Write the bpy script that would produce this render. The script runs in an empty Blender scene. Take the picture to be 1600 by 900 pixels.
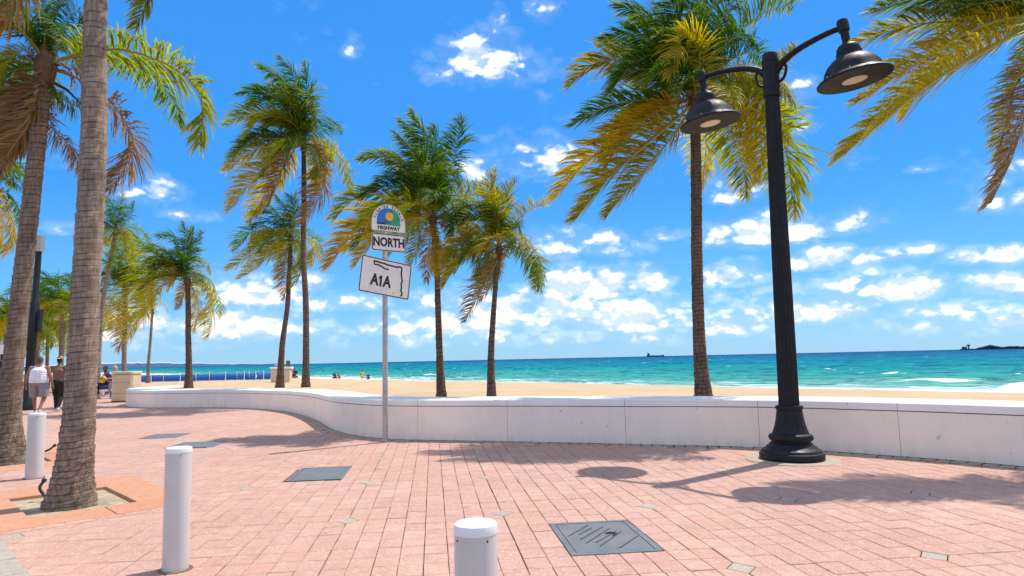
import bpy, bmesh, math, random
import numpy as np
from math import radians, sin, cos, pi, sqrt, atan2, asin
from mathutils import Vector, Matrix

random.seed(7); np.random.seed(7)
scene = bpy.context.scene
col = scene.collection

# ------------------------------------------------------------------ camera
FOC, PITCH, ROLL, CAMH = 1050.0, radians(6.05), radians(1.25), 1.5
_f = Vector((0, cos(PITCH), sin(PITCH))); _r0 = Vector((1, 0, 0)); _u0 = Vector((0, -sin(PITCH), cos(PITCH)))
_r = cos(ROLL) * _r0 - sin(ROLL) * _u0
_u = sin(ROLL) * _r0 + cos(ROLL) * _u0
cam_d = bpy.data.cameras.new('camera'); cam = bpy.data.objects.new('camera', cam_d); col.objects.link(cam)
cam_d.sensor_width = 36; cam_d.lens = FOC / 1600 * 36
cam_d.clip_start = 0.05; cam_d.clip_end = 60000
M = Matrix.Identity(4)
for i in range(3):
    M[i][0] = _r[i]; M[i][1] = _u[i]; M[i][2] = -_f[i]
M[2][3] = CAMH
cam.matrix_world = M
scene.camera = cam
def ray(px, py):
    return _f + (px - 800) / FOC * _r - (py - 450) / FOC * _u
def gp(px, py, z=0.0):                     # point of the photograph on level z
    d = ray(px, py); t = (z - CAMH) / d.z
    return Vector((0, 0, CAMH)) + d * t
def at(px, py, y):                         # point of the photograph at distance y
    d = ray(px, py)
    return Vector((0, 0, CAMH)) + d * (y / d.y)
def proj(p):
    q = Vector(p) - Vector((0, 0, CAMH)); z = q.dot(_f)
    if z < 0.1: return (-9999, -9999)
    return (800 + FOC * q.dot(_r) / z, 450 - FOC * q.dot(_u) / z)

# ------------------------------------------------------------------ light
SUN_EL = radians(64.0)
SUN_DIR = Vector((0.79 * cos(SUN_EL), 0.613 * cos(SUN_EL), sin(SUN_EL))).normalized()
sun_d = bpy.data.lights.new('sun', 'SUN'); sun_d.energy = 3.25; sun_d.angle = radians(0.53); sun_d.color = (1.0, 0.955, 0.88)
sun = bpy.data.objects.new('sun', sun_d); col.objects.link(sun)
sun.rotation_euler = SUN_DIR.to_track_quat('Z', 'Y').to_euler()
sun.location = (0, 0, 40)
scene.view_settings.view_transform = 'Standard'
scene.view_settings.look = 'None'
scene.view_settings.exposure = 0.66
scene.view_settings.gamma = 1.0
scene.view_settings.use_curve_mapping = False
scene.cycles.max_bounces = 8
scene.cycles.diffuse_bounces = 4
scene.cycles.transparent_max_bounces = 8

# node helper ------------------------------------------------------
class NB:
    def __init__(s, tree):
        s.t = tree; s.n = tree.nodes; s.l = tree.links
    def new(s, typ, **kw):
        n = s.n.new(typ)
        for k, v in kw.items(): setattr(n, k, v)
        return n
    def put(s, inp, v):
        if v is None: return
        if hasattr(v, 'is_linked') or isinstance(v, bpy.types.NodeSocket): s.l.new(v, inp)
        else: inp.default_value = v
    def math(s, op, a, b=None, c=None, clamp=False):
        n = s.new('ShaderNodeMath', operation=op); n.use_clamp = clamp
        s.put(n.inputs[0], a); s.put(n.inputs[1], b); s.put(n.inputs[2], c)
        return n.outputs[0]
    def vmath(s, op, a, b=None, c=None):
        n = s.new('ShaderNodeVectorMath', operation=op)
        s.put(n.inputs[0], a)
        if b is not None: s.put(n.inputs[1], b)
        if c is not None: s.put(n.inputs[2], c)
        return n.outputs['Value'] if op in ('DOT_PRODUCT', 'LENGTH', 'DISTANCE') else n.outputs[0]
    def smooth(s, v, lo, hi, a=0.0, b=1.0):
        n = s.new('ShaderNodeMapRange', interpolation_type='SMOOTHSTEP')
        s.put(n.inputs[0], v); s.put(n.inputs[1], lo); s.put(n.inputs[2], hi); s.put(n.inputs[3], a); s.put(n.inputs[4], b)
        return n.outputs[0]
    def lin(s, v, lo, hi, a=0.0, b=1.0):
        n = s.new('ShaderNodeMapRange'); n.clamp = True
        s.put(n.inputs[0], v); s.put(n.inputs[1], lo); s.put(n.inputs[2], hi); s.put(n.inputs[3], a); s.put(n.inputs[4], b)
        return n.outputs[0]
    def mix(s, fac, a, b, blend='MIX'):
        n = s.new('ShaderNodeMix', data_type='RGBA', blend_type=blend)
        s.put(n.inputs[0], fac); s.put(n.inputs[6], a); s.put(n.inputs[7], b)
        return n.outputs[2]
    def noise(s, vec, scale, detail=4.0, rough=0.55, dist=0.0, out='Fac'):
        n = s.new('ShaderNodeTexNoise')
        if vec is not None: s.l.new(vec, n.inputs['Vector'])
        n.inputs['Scale'].default_value = scale; n.inputs['Detail'].default_value = detail
        n.inputs['Roughness'].default_value = rough; n.inputs['Distortion'].default_value = dist
        return n.outputs[out]
    def ramp(s, fac, stops, interp='LINEAR'):
        n = s.new('ShaderNodeValToRGB'); cr = n.color_ramp; cr.interpolation = interp
        while len(cr.elements) < len(stops): cr.elements.new(0.5)
        for e, (p, c) in zip(cr.elements, stops):
            e.position = p; e.color = (*c, 1.0) if len(c) == 3 else c
        s.put(n.inputs[0], fac)
        return n.outputs[0]
    def bump(s, h, strength=0.3, dist=0.01, normal=None):
        n = s.new('ShaderNodeBump'); s.put(n.inputs['Height'], h)
        n.inputs['Strength'].default_value = strength; n.inputs['Distance'].default_value = dist
        if normal is not None: s.l.new(normal, n.inputs['Normal'])
        return n.outputs[0]

# ------------------------------------------------------------------ sky (world)
world = bpy.data.worlds.new('World'); scene.world = world; world.use_nodes = True
w = NB(world.node_tree); w.n.clear()
sky = w.new('ShaderNodeTexSky', sky_type='NISHITA')
sky.sun_disc = False; sky.sun_elevation = SUN_EL; sky.sun_rotation = atan2(SUN_DIR.x, SUN_DIR.y)
sky.altitude = 0; sky.air_density = 1.0; sky.dust_density = 0.35; sky.ozone_density = 3.0
hsv = w.new('ShaderNodeHueSaturation'); hsv.inputs['Saturation'].default_value = 1.22
w.l.new(sky.outputs[0], hsv.inputs['Color'])
skyc = w.mix(1.0, hsv.outputs[0], (0.80, 1.22, 1.52, 1), 'MULTIPLY')
tc = w.new('ShaderNodeTexCoord')
sep = w.new('ShaderNodeSeparateXYZ'); w.l.new(tc.outputs['Generated'], sep.inputs[0])
az = w.math('ARCTAN2', sep.outputs[0], sep.outputs[1])
el = w.math('ARCSINE', sep.outputs[2])
ae = w.new('ShaderNodeCombineXYZ'); w.put(ae.inputs[0], az); w.put(ae.inputs[1], el)
CLOUDS = [(760,100,95,55,.62),(690,88,40,26,.55),(835,258,85,46,.75),(905,245,55,30,.7),(850,18,26,34,.5),(780,30,16,22,.4),
  (548,78,12,16,.16),(735,272,32,30,.8),(880,385,105,30,.8),(950,392,60,18,.75),(1150,432,62,26,.85),(1205,365,115,36,.9),
  (1340,352,62,30,.7),(1285,408,90,24,.7),(1375,400,70,18,.65),(1440,390,42,14,.6),(1540,402,80,20,.75),(925,448,95,38,1.1),
  (830,492,150,44,.95),(985,500,130,40,.9),(1003,442,48,26,1.0),(1415,455,80,34,1.05),(1560,445,80,28,.95),(1262,492,100,26,.9),
  (1480,488,110,20,.8),(1145,302,52,24,.6),(1240,148,42,32,.65),(1255,200,34,20,.6),(1455,260,36,13,.5),(1570,322,66,28,.7),
  (225,303,56,30,.6),(300,337,40,14,.35),(400,458,110,40,.8),(540,475,70,24,.75),(610,515,110,22,.7),(1330,440,20,10,.5),
  (1035,370,30,12,.5),(345,500,110,24,.75),(700,470,60,22,.6),(90,255,60,30,.5),(110,360,30,12,.4),(1150,515,80,20,.8)]
acc = None
for (px, py, rx, ry, wt) in CLOUDS:
    d = ray(px, py).normalized(); a0 = atan2(d.x, d.y); e0 = asin(d.z)
    d1 = ray(px + rx, py).normalized(); ra = abs(atan2(d1.x, d1.y) - a0) * 1.12
    d2 = ray(px, py - ry).normalized(); re = abs(asin(d2.z) - e0) * 1.12
    q = w.vmath('MULTIPLY_ADD', ae.outputs[0], (1 / ra, 1 / re, 0), (-a0 / ra, -e0 / re, 0))
    q = w.vmath('MAXIMUM', q, w.vmath('MULTIPLY', q, (-1.0, -1.7, 0.0)))
    dd = w.vmath('DOT_PRODUCT', q, q)
    v = w.math('MULTIPLY_ADD', dd, -wt, wt)
    acc = v if acc is None else w.math('MAXIMUM', acc, v)
acc = w.math('MAXIMUM', acc, -0.9)
def cyl(k, off):
    c = w.new('ShaderNodeCombineXYZ')
    w.put(c.inputs[0], w.math('SINE', az)); w.put(c.inputs[1], w.math('COSINE', az))
    w.put(c.inputs[2], w.math('MULTIPLY_ADD', el, k, off))
    return c.outputs[0]
P0 = cyl(1.55, 0.0); P1 = cyl(1.55, 0.020)
def puff(p):
    a = w.noise(p, 10, 8, 0.62, 0.15)
    v = w.new('ShaderNodeTexVoronoi', feature='F1'); w.l.new(w.vmath('ADD', p, w.vmath('MULTIPLY', w.noise(p, 24, 2, 0.5, 0, 'Color'), (.03, .03, .03))), v.inputs['Vector'])
    v.inputs['Scale'].default_value = 24; v.inputs['Detail'].default_value = 2.0; v.inputs['Roughness'].default_value = 0.55
    return w.math('MULTIPLY_ADD', v.outputs['Distance'], -0.30, w.math('ADD', a, 0.14))
f0 = puff(P0); f1 = puff(P1)
# low banks of cumulus all round the horizon, thinning upward
PB = cyl(4.5, 3.0)
bank = w.math('ADD', w.noise(PB, 5.0, 3, 0.55), -0.50)
lowmask = w.math('MULTIPLY', w.smooth(el, radians(0.2), radians(1.6)), w.smooth(el, radians(9.0), radians(3.0)))
bankd = w.math('ADD', w.math('MULTIPLY', bank, 2.6), w.math('MULTIPLY_ADD', lowmask, 1.35, -1.02))
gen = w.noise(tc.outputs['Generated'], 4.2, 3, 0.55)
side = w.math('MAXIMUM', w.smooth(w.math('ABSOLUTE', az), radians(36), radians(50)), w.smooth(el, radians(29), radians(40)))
fill_cover = w.math('ADD', w.math('MULTIPLY', w.math('ADD', gen, -0.39), 7.0), w.math('MULTIPLY_ADD', side, 1.9, -1.9))  # heavy cloud cover added outside the view to brighten shaded surfaces
fill_cover = w.math('MINIMUM', fill_cover, 0.9)
cov = w.math('MAXIMUM', w.math('MAXIMUM', acc, bankd), fill_cover)
dens = w.math('ADD', w.math('MULTIPLY', cov, 0.80), w.math('MULTIPLY', w.math('ADD', f0, -0.50), 1.70))
mask = w.smooth(dens, 0.03, 0.40)
veil = w.math('MULTIPLY', w.smooth(dens, -0.45, 0.25), w.lin(el, radians(12.0), radians(3.0), 0.13, 0.36))
mask = w.math('MAXIMUM', mask, veil)
mask = w.math('MULTIPLY', mask, w.lin(el, radians(0.0), radians(3.0), 0.25, 1.0))
mask = w.math('MULTIPLY', mask, 0.95)
lit = w.smooth(w.math('ADD', w.math('MULTIPLY', w.math('SUBTRACT', f0, f1), 3.6), w.math('MULTIPLY', w.math('ADD', f0, -0.5), 0.7)), -0.26, 0.24)
ccol = w.mix(lit, (5.4, 6.6, 8.6, 1), (9.9, 9.9, 9.9, 1))
# below the horizon and just over it the air whitens
kk = 7.6
band = w.ramp(w.lin(el, 0.0, radians(90.0)), [(0.0, (.34 * kk, .62 * kk, .94 * kk)), (.055, (.150 * kk, .50 * kk, .95 * kk)), (.15, (.046 * kk, .352 * kk, .95 * kk)), (.31, (.046 * kk, .315 * kk, .92 * kk)), (1.0, (.03 * kk, .19 * kk, .70 * kk))])
skyh = w.mix(0.80, skyc, band)
final = w.mix(mask, skyh, ccol)
bg = w.new('ShaderNodeBackground'); bg.inputs['Strength'].default_value = 0.085
w.l.new(final, bg.inputs['Color'])
wo = w.new('ShaderNodeOutputWorld'); w.l.new(bg.outputs[0], wo.inputs['Surface'])
world.cycles.sampling_method = 'MANUAL'; world.cycles.sample_map_resolution = 512

# ------------------------------------------------------------------ materials
def mat(name):
    m = bpy.data.materials.new(name); m.use_nodes = True
    b = NB(m.node_tree); p = b.n['Principled BSDF']
    return m, b, p
def simple(name, c, rough=0.6, metal=0.0, var=0.12, scale=8.0, bump=0.0, bscale=60.0, spec=0.5):
    m, b, p = mat(name)
    g = b.new('ShaderNodeTexCoord').outputs['Object']
    n = b.noise(g, scale, 5, 0.6)
    f = b.lin(n, 0.3, 0.7, 1 - var, 1 + var)
    cc = b.new('ShaderNodeVectorMath', operation='SCALE'); cc.inputs[0].default_value = c; b.l.new(f, cc.inputs['Scale'])
    b.l.new(cc.outputs[0], p.inputs['Base Color'])
    p.inputs['Roughness'].default_value = rough; p.inputs['Metallic'].default_value = metal
    p.inputs['Specular IOR Level'].default_value = spec
    if bump > 0: b.l.new(b.bump(b.noise(g, bscale, 5, 0.6), bump, 0.01), p.inputs['Normal'])
    return m

def paver_mat(name, c1, c2, c3, speck=0.5):
    m, b, p = mat(name)
    gpos = b.new('ShaderNodeNewGeometry')
    pos = gpos.outputs['Position']
    oi = b.new('ShaderNodeObjectInfo')
    rnd = b.math('FRACT', b.math('ADD', oi.outputs['Random'], gpos.outputs['Random Per Island']))
    base = b.ramp(rnd, [(0.0, c1), (0.25, (c2[0] * .97, c2[1] * .90, c2[2] * .86)), (0.5, (c1[0] * 1.05, c1[1] * 1.10, c1[2] * 1.06)), (0.72, c2), (0.93, (c1[0] * 1.02, c1[1] * 1.04, c1[2] * .92)), (1.0, c3)])
    mid = b.noise(pos, 7.5, 5, 0.65)
    base = b.mix(b.lin(mid, 0.45, 0.70, 0.0, 0.6), base, (c2[0] * .80, c2[1] * .70, c2[2] * .68, 1))
    big = b.noise(pos, 0.55, 5, 0.6)
    base = b.mix(b.lin(big, 0.35, 0.66, 0.0, 0.75), base, (c2[0] * .86, c2[1] * .80, c2[2] * .78, 1))
    worm = b.noise(pos, 26, 6, 0.72, 1.8)
    base = b.mix(b.lin(worm, 0.52, 0.64, 0.0, 0.75), base, (min(1, c1[0] * 1.30), c1[1] * 1.45, c1[2] * 1.5, 1))
    worm2 = b.noise(pos, 60, 4, 0.7, 0.8)
    base = b.mix(b.lin(worm2, 0.54, 0.68, 0.0, 0.55), base, (c2[0] * 0.66, c2[1] * 0.55, c2[2] * 0.50, 1))
    spots = b.noise(pos, 4.3, 3, 0.5)
    base = b.mix(b.math('MULTIPLY', b.lin(spots, 0.66, 0.72), 0.35), base, (0.20, 0.12, 0.085, 1))
    b.l.new(base, p.inputs['Base Color'])
    p.inputs['Roughness'].default_value = 0.85; p.inputs['Specular IOR Level'].default_value = 0.25
    b.l.new(b.bump(worm, 0.35, 0.004), p.inputs['Normal'])
    return m
M_paver = paver_mat('pink_paver', (0.505, 0.318, 0.257), (0.478, 0.286, 0.226), (0.54, 0.270, 0.210))
M_slab = paver_mat('terracotta_slab', (0.52, 0.262, 0.165), (0.50, 0.245, 0.150), (0.52, 0.27, 0.18))
M_grey = paver_mat('grey_paver', (0.40, 0.345, 0.29), (0.37, 0.32, 0.265), (0.42, 0.34, 0.26))
M_joint = simple('joint_dirt', (0.20, 0.105, 0.07), 0.95, var=0.4, scale=3, bump=0.3)
M_farpave = paver_mat('far_paving', (0.50, 0.295, 0.222), (0.48, 0.275, 0.205), (0.50, 0.29, 0.21))

def wall_mat(name, c):
    m, b, p = mat(name)
    pos = b.new('ShaderNodeNewGeometry').outputs['Position']
    n = b.noise(pos, 1.6, 6, 0.65)
    mp = b.new('ShaderNodeMapping'); mp.inputs['Scale'].default_value = (6, 6, 0.7); b.l.new(pos, mp.inputs['Vector'])
    st = b.noise(mp.outputs[0], 1.0, 5, 0.6)
    cc = b.mix(b.lin(n, 0.35, 0.75, 0.0, 0.55), (*c, 1), (c[0] * .84, c[1] * .82, c[2] * .79, 1))
    cc = b.mix(b.lin(st, 0.50, 0.75, 0.0, 0.20), cc, (c[0] * .80, c[1] * .75, c[2] * .69, 1))
    sepz = b.new('ShaderNodeSeparateXYZ'); b.l.new(pos, sepz.inputs[0])
    foot = b.math('MULTIPLY', b.lin(sepz.outputs[2], 0.16, 0.0), b.lin(st, 0.35, 0.7))
    cc = b.mix(b.math('MULTIPLY', foot, 0.35), cc, (0.32, 0.26, 0.20, 1))
    sp = b.noise(pos, 9, 3, 0.5)
    cc = b.mix(b.math('MULTIPLY', b.lin(sp, 0.70, 0.74), 0.4), cc, (0.30, 0.25, 0.2, 1))
    b.l.new(cc, p.inputs['Base Color']); p.inputs['Roughness'].default_value = 0.75
    p.inputs['Specular IOR Level'].default_value = 0.3
    b.l.new(b.bump(b.noise(pos, 90, 4, 0.6), 0.15, 0.004), p.inputs['Normal'])
    return m
M_wall = wall_mat('white_painted_concrete', (0.93, 0.80, 0.69))
M_cap = wall_mat('white_cap_paint', (0.86, 0.84, 0.80))
M_gap = simple('dark_joint', (0.19, 0.145, 0.115), 0.95)

def metal_mat(name, c, rough=0.45):
    m, b, p = mat(name)
    pos = b.new('ShaderNodeTexCoord').outputs['Object']
    n = b.noise(pos, 5, 6, 0.65)
    b.l.new(b.mix(b.lin(n, 0.4, 0.75), (*c, 1), (c[0] * 1.6 + .003, c[1] * 1.6 + .003, c[2] * 1.5 + .003, 1)), p.inputs['Base Color'])
    p.inputs['Specular IOR Level'].default_value = 0.28
    b.l.new(b.lin(b.noise(pos, 14, 4, 0.6), 0.3, 0.7, rough - 0.1, rough + 0.15), p.inputs['Roughness'])
    b.l.new(b.bump(b.noise(pos, 120, 3, 0.5), 0.12, 0.003), p.inputs['Normal'])
    return m
M_black = metal_mat('black_cast_iron', (0.0065, 0.0065, 0.009), 0.50)
M_blackin = metal_mat('brown_black_enamel', (0.012, 0.009, 0.008), 0.65)
M_pole2 = metal_mat('dark_painted_steel', (0.012, 0.014, 0.018), 0.5)
M_lens = simple('frosted_lens', (0.62, 0.45, 0.33), 0.35, var=0.05)
M_ring = simple('lens_ring', (0.095, 0.066, 0.050), 0.4, var=0.08)
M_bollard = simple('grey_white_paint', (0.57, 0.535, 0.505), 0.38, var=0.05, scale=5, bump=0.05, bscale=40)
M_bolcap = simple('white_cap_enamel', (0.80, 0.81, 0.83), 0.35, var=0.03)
M_galv = simple('galvanised_steel', (0.42, 0.38, 0.345), 0.45, 0.55, var=0.22, scale=14, bump=0.1)
M_signwhite = simple('sign_white', (0.80, 0.72, 0.66), 0.5, var=0.06, scale=6)
M_signblack = simple('sign_black', (0.012, 0.012, 0.014), 0.5)
M_signblue = simple('sign_blue', (0.012, 0.16, 0.52), 0.45, var=0.12)
M_signgreen = simple('sign_green', (0.02, 0.30, 0.16), 0.45, var=0.15)
M_signyellow = simple('sign_yellow', (0.85, 0.50, 0.02), 0.45)
M_plate = None
def plate_mat():
    m, b, p = mat('vault_cover_composite')
    pos = b.new('ShaderNodeTexCoord').outputs['Object']
    n = b.noise(pos, 3.5, 6, 0.65)
    c = b.mix(b.lin(n, 0.35, 0.7), (0.105, 0.115, 0.125, 1), (0.16, 0.165, 0.17, 1))
    c = b.mix(b.math('MULTIPLY', b.lin(b.noise(pos, 9, 5, 0.7), 0.58, 0.72), 0.6), c, (0.24, 0.19, 0.15, 1))
    b.l.new(c, p.inputs['Base Color']); p.inputs['Roughness'].default_value = 0.62
    b.l.new(b.bump(b.noise(pos, 80, 5, 0.7), 0.3, 0.003), p.inputs['Normal'])
    return m
M_plate = plate_mat()
M_rib = simple('dark_rib', (0.055, 0.058, 0.062), 0.6)
M_concrete = simple('grey_concrete', (0.36, 0.30, 0.225), 0.9, var=0.18, scale=5, bump=0.25)
M_pitsoil = simple('pit_sand', (0.36, 0.285, 0.185), 0.95, var=0.4, scale=9, bump=0.8, bscale=30)
M_beige = simple('beige_concrete', (0.62, 0.48, 0.31), 0.85, var=0.1, scale=4, bump=0.2)
M_pipe = simple('black_hose', (0.015, 0.013, 0.012), 0.5)
M_canvas = simple('blue_canvas', (0.012, 0.085, 0.33), 0.8, var=0.15)
M_white = simple('white_plastic', (0.78, 0.78, 0.78), 0.5, var=0.04)
M_hull = simple('ship_hull', (0.025, 0.05, 0.09), 0.6)
M_far = simple('distant_trees', (0.012, 0.028, 0.05), 0.9, var=0.3, scale=0.05)
M_coast = simple('hazed_far_coast', (0.36, 0.47, 0.60), 0.95, var=0.2, scale=0.01)  # pale blue-grey: distance haze put into the base colour of the hills

def sand_mat():
    m, b, p = mat('beach_sand')
    pos = b.new('ShaderNodeNewGeometry').outputs['Position']
    uv = b.new('ShaderNodeUVMap'); su = b.new('ShaderNodeSeparateXYZ'); b.l.new(uv.outputs[0], su.inputs[0])
    c = b.mix(b.lin(b.noise(pos, 0.35, 6, 0.65), 0.35, 0.68), (0.54, 0.395, 0.250, 1), (0.47, 0.335, 0.200, 1))
    c = b.mix(b.math('MULTIPLY', b.lin(b.noise(pos, 2.2, 5, 0.7), 0.52, 0.70), 0.5), c, (0.44, 0.28, 0.15, 1))
    c = b.mix(b.lin(su.outputs[1], 43.0, 46.5, 0, 0.7), c, (0.30, 0.22, 0.14, 1))
    b.l.new(c, p.inputs['Base Color']); p.inputs['Roughness'].default_value = 0.95; p.inputs['Specular IOR Level'].default_value = 0.1
    b.l.new(b.bump(b.noise(pos, 1.6, 7, 0.7), 0.9, 0.12), p.inputs['Normal'])
    return m
M_sand = sand_mat()

def water_mat():
    m, b, p = mat('sea_water')
    uv = b.new('ShaderNodeUVMap'); su = b.new('ShaderNodeSeparateXYZ'); b.l.new(uv.outputs[0], su.inputs[0])
    s_, t_ = su.outputs[0], su.outputs[1]
    wv = b.new('ShaderNodeCombineXYZ'); b.put(wv.inputs[0], b.math('MULTIPLY', s_, 0.16)); b.put(wv.inputs[1], b.math('MULTIPLY', t_, 0.62))
    n1 = b.noise(wv.outputs[0], 0.10, 5, 0.6, 0.6)
    w2 = b.new('ShaderNodeCombineXYZ'); b.put(w2.inputs[0], b.math('MULTIPLY', b.math('DIVIDE', s_, b.math('ADD', t_, 40.0)), 10.0)); b.put(w2.inputs[1], b.math('MULTIPLY', b.math('LOGARITHM', b.math('MAXIMUM', t_, 20.0), 10.0), 15.0))
    n2 = b.math('ADD', b.math('MULTIPLY', b.noise(w2.outputs[0], 1.6, 7, 0.68, 0.5), 0.62), b.math('MULTIPLY', b.noise(wv.outputs[0], 0.35, 6, 0.70, 0.5), 0.38))
    tt = b.math('ADD', t_, b.math('MULTIPLY', b.math('ADD', n1, -0.5), b.math('MULTIPLY', t_, 0.55)))
    lg = b.math('LOGARITHM', b.math('MAXIMUM', tt, 20.0), 10.0)       # log distance from the promenade
    c = b.ramp(b.lin(lg, 1.6, 3.4), [(0.0, (0.20, 0.36, 0.30)), (0.055, (0.15, 0.34, 0.27)), (0.13, (0.055, 0.285, 0.235)), (0.24, (0.008, 0.215, 0.220)),
        (0.42, (0.001, 0.150, 0.220)), (0.62, (0.001, 0.095, 0.205)), (0.85, (0.001, 0.062, 0.165)), (1.0, (0.001, 0.047, 0.140))])
    n3 = b.noise(w2.outputs[0], 4.2, 5, 0.66, 0.6)
    c = b.mix(b.math('MULTIPLY', b.lin(n2, 0.50, 0.60), 0.75), c, (0.001, 0.060, 0.110, 1))
    c = b.mix(b.math('MULTIPLY', b.lin(n3, 0.53, 0.62), 0.60), c, (0.001, 0.070, 0.125, 1))
    c = b.mix(b.math('MULTIPLY', b.lin(n3, 0.46, 0.36), 0.50), c, (0.03, 0.30, 0.29, 1))
    # foam: swash edge, lacy shallows, whitecaps
    fv = b.new('ShaderNodeCombineXYZ'); b.put(fv.inputs[0], b.math('MULTIPLY', s_, 0.22)); b.put(fv.inputs[1], t_)
    fn = b.noise(fv.outputs[0], 0.55, 7, 0.68, 0.8)
    edge = b.math('ADD', t_, b.math('MULTIPLY', b.math('ADD', b.noise(fv.outputs[0], 0.13, 3, 0.6), -0.5), 6.0))
    sw = b.math('MULTIPLY', b.smooth(edge, 57.5, 53.0), b.lin(fn, 0.36, 0.47))
    sw2 = b.math('MULTIPLY', b.math('MULTIPLY', b.smooth(edge, 55.5, 57), b.smooth(edge, 66, 60)), b.lin(fn, 0.52, 0.60))
    wc = b.noise(wv.outputs[0], 0.42, 7, 0.66, 0.4)
    wc2 = b.noise(w2.outputs[0], 3.6, 5, 0.62, 0.3)
    caps = b.math('MULTIPLY', b.math('MAXIMUM', b.lin(wc, 0.69, 0.72), b.lin(wc2, 0.665, 0.70)), b.lin(t_, 900, 250, 0.15, 0.9))
    attr = b.new('ShaderNodeAttribute'); attr.attribute_name = 'foam'
    geo = b.smooth(b.math('ADD', attr.outputs['Fac'], b.math('MULTIPLY', b.math('ADD', fn, -0.5), 1.5)), 0.36, 0.55)
    foam = b.math('MAXIMUM', b.math('MAXIMUM', sw, sw2), b.math('MAXIMUM', caps, geo), clamp=True)
    c = b.mix(foam, c, (0.80, 0.83, 0.84, 1))
    b.l.new(c, p.inputs['Base Color'])
    cv = b.new('ShaderNodeCombineXYZ'); b.put(cv.inputs[0], b.math('MULTIPLY', s_, 0.5)); b.put(cv.inputs[1], t_)
    h = b.math('ADD', b.noise(cv.outputs[0], 0.9, 6, 0.65, 0.5), b.math('MULTIPLY', b.noise(cv.outputs[0], 0.16, 3, 0.5, 0.5), 2.0))
    nrm = b.bump(h, 0.8, 0.35)
    df = b.new('ShaderNodeBsdfDiffuse'); b.l.new(c, df.inputs['Color']); b.l.new(nrm, df.inputs['Normal'])
    gl = b.new('ShaderNodeBsdfGlossy'); gl.inputs['Roughness'].default_value = 0.22; b.l.new(nrm, gl.inputs['Normal'])
    ms = b.new('ShaderNodeMixShader'); b.l.new(b.math('MULTIPLY_ADD', foam, -0.055, 0.06), ms.inputs[0])
    b.l.new(df.outputs[0], ms.inputs[1]); b.l.new(gl.outputs[0], ms.inputs[2]); b.l.new(ms.outputs[0], b.n['Material Output'].inputs['Surface'])
    return m
M_water = water_mat()
M_foam = simple('sea_foam', (0.82, 0.84, 0.85), 0.9, var=0.08, scale=3, bump=0.6, bscale=9)

def leaf_mat():
    m, b, p = mat('palm_leaflet')
    oi = b.new('ShaderNodeObjectInfo')
    a1 = b.new('ShaderNodeAttribute'); a1.attribute_name = 'along'
    a2 = b.new('ShaderNodeAttribute'); a2.attribute_name = 'tone'
    al, tn = a1.outputs['Fac'], a2.outputs['Fac']
    dry = b.math('ADD', b.math('MULTIPLY', b.math('POWER', al, 2.2), oi.outputs['Alpha']), b.math('MULTIPLY', b.math('ADD', tn, -0.62), 0.55), clamp=True)
    c = b.mix(dry, oi.outputs['Color'], (0.55, 0.42, 0.12, 1))
    hs = b.new('ShaderNodeHueSaturation'); b.l.new(c, hs.inputs['Color']); b.l.new(b.lin(tn, 0, 1, 0.62, 1.35), hs.inputs['Value'])
    c = hs.outputs[0]
    b.l.new(c, p.inputs['Base Color']); p.inputs['Roughness'].default_value = 0.5; p.inputs['Specular IOR Level'].default_value = 0.2
    tr = b.new('ShaderNodeBsdfTranslucent')
    hs2 = b.new('ShaderNodeHueSaturation'); b.l.new(c, hs2.inputs['Color']); hs2.inputs['Value'].default_value = 1.45; hs2.inputs['Saturation'].default_value = 1.1
    b.l.new(hs2.outputs[0], tr.inputs['Color'])
    ms = b.new('ShaderNodeMixShader'); ms.inputs[0].default_value = 0.48
    b.l.new(p.outputs[0], ms.inputs[1]); b.l.new(tr.outputs[0], ms.inputs[2])
    b.l.new(ms.outputs[0], b.n['Material Output'].inputs['Surface'])
    return m
M_leaf = leaf_mat()
def rachis_mat():
    m, b, p = mat('palm_midrib')
    oi = b.new('ShaderNodeObjectInfo')
    b.l.new(b.mix(0.55, oi.outputs['Color'], (0.36, 0.27, 0.075, 1)), p.inputs['Base Color'])
    p.inputs['Roughness'].default_value = 0.45
    return m
M_rachis = rachis_mat()
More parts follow.
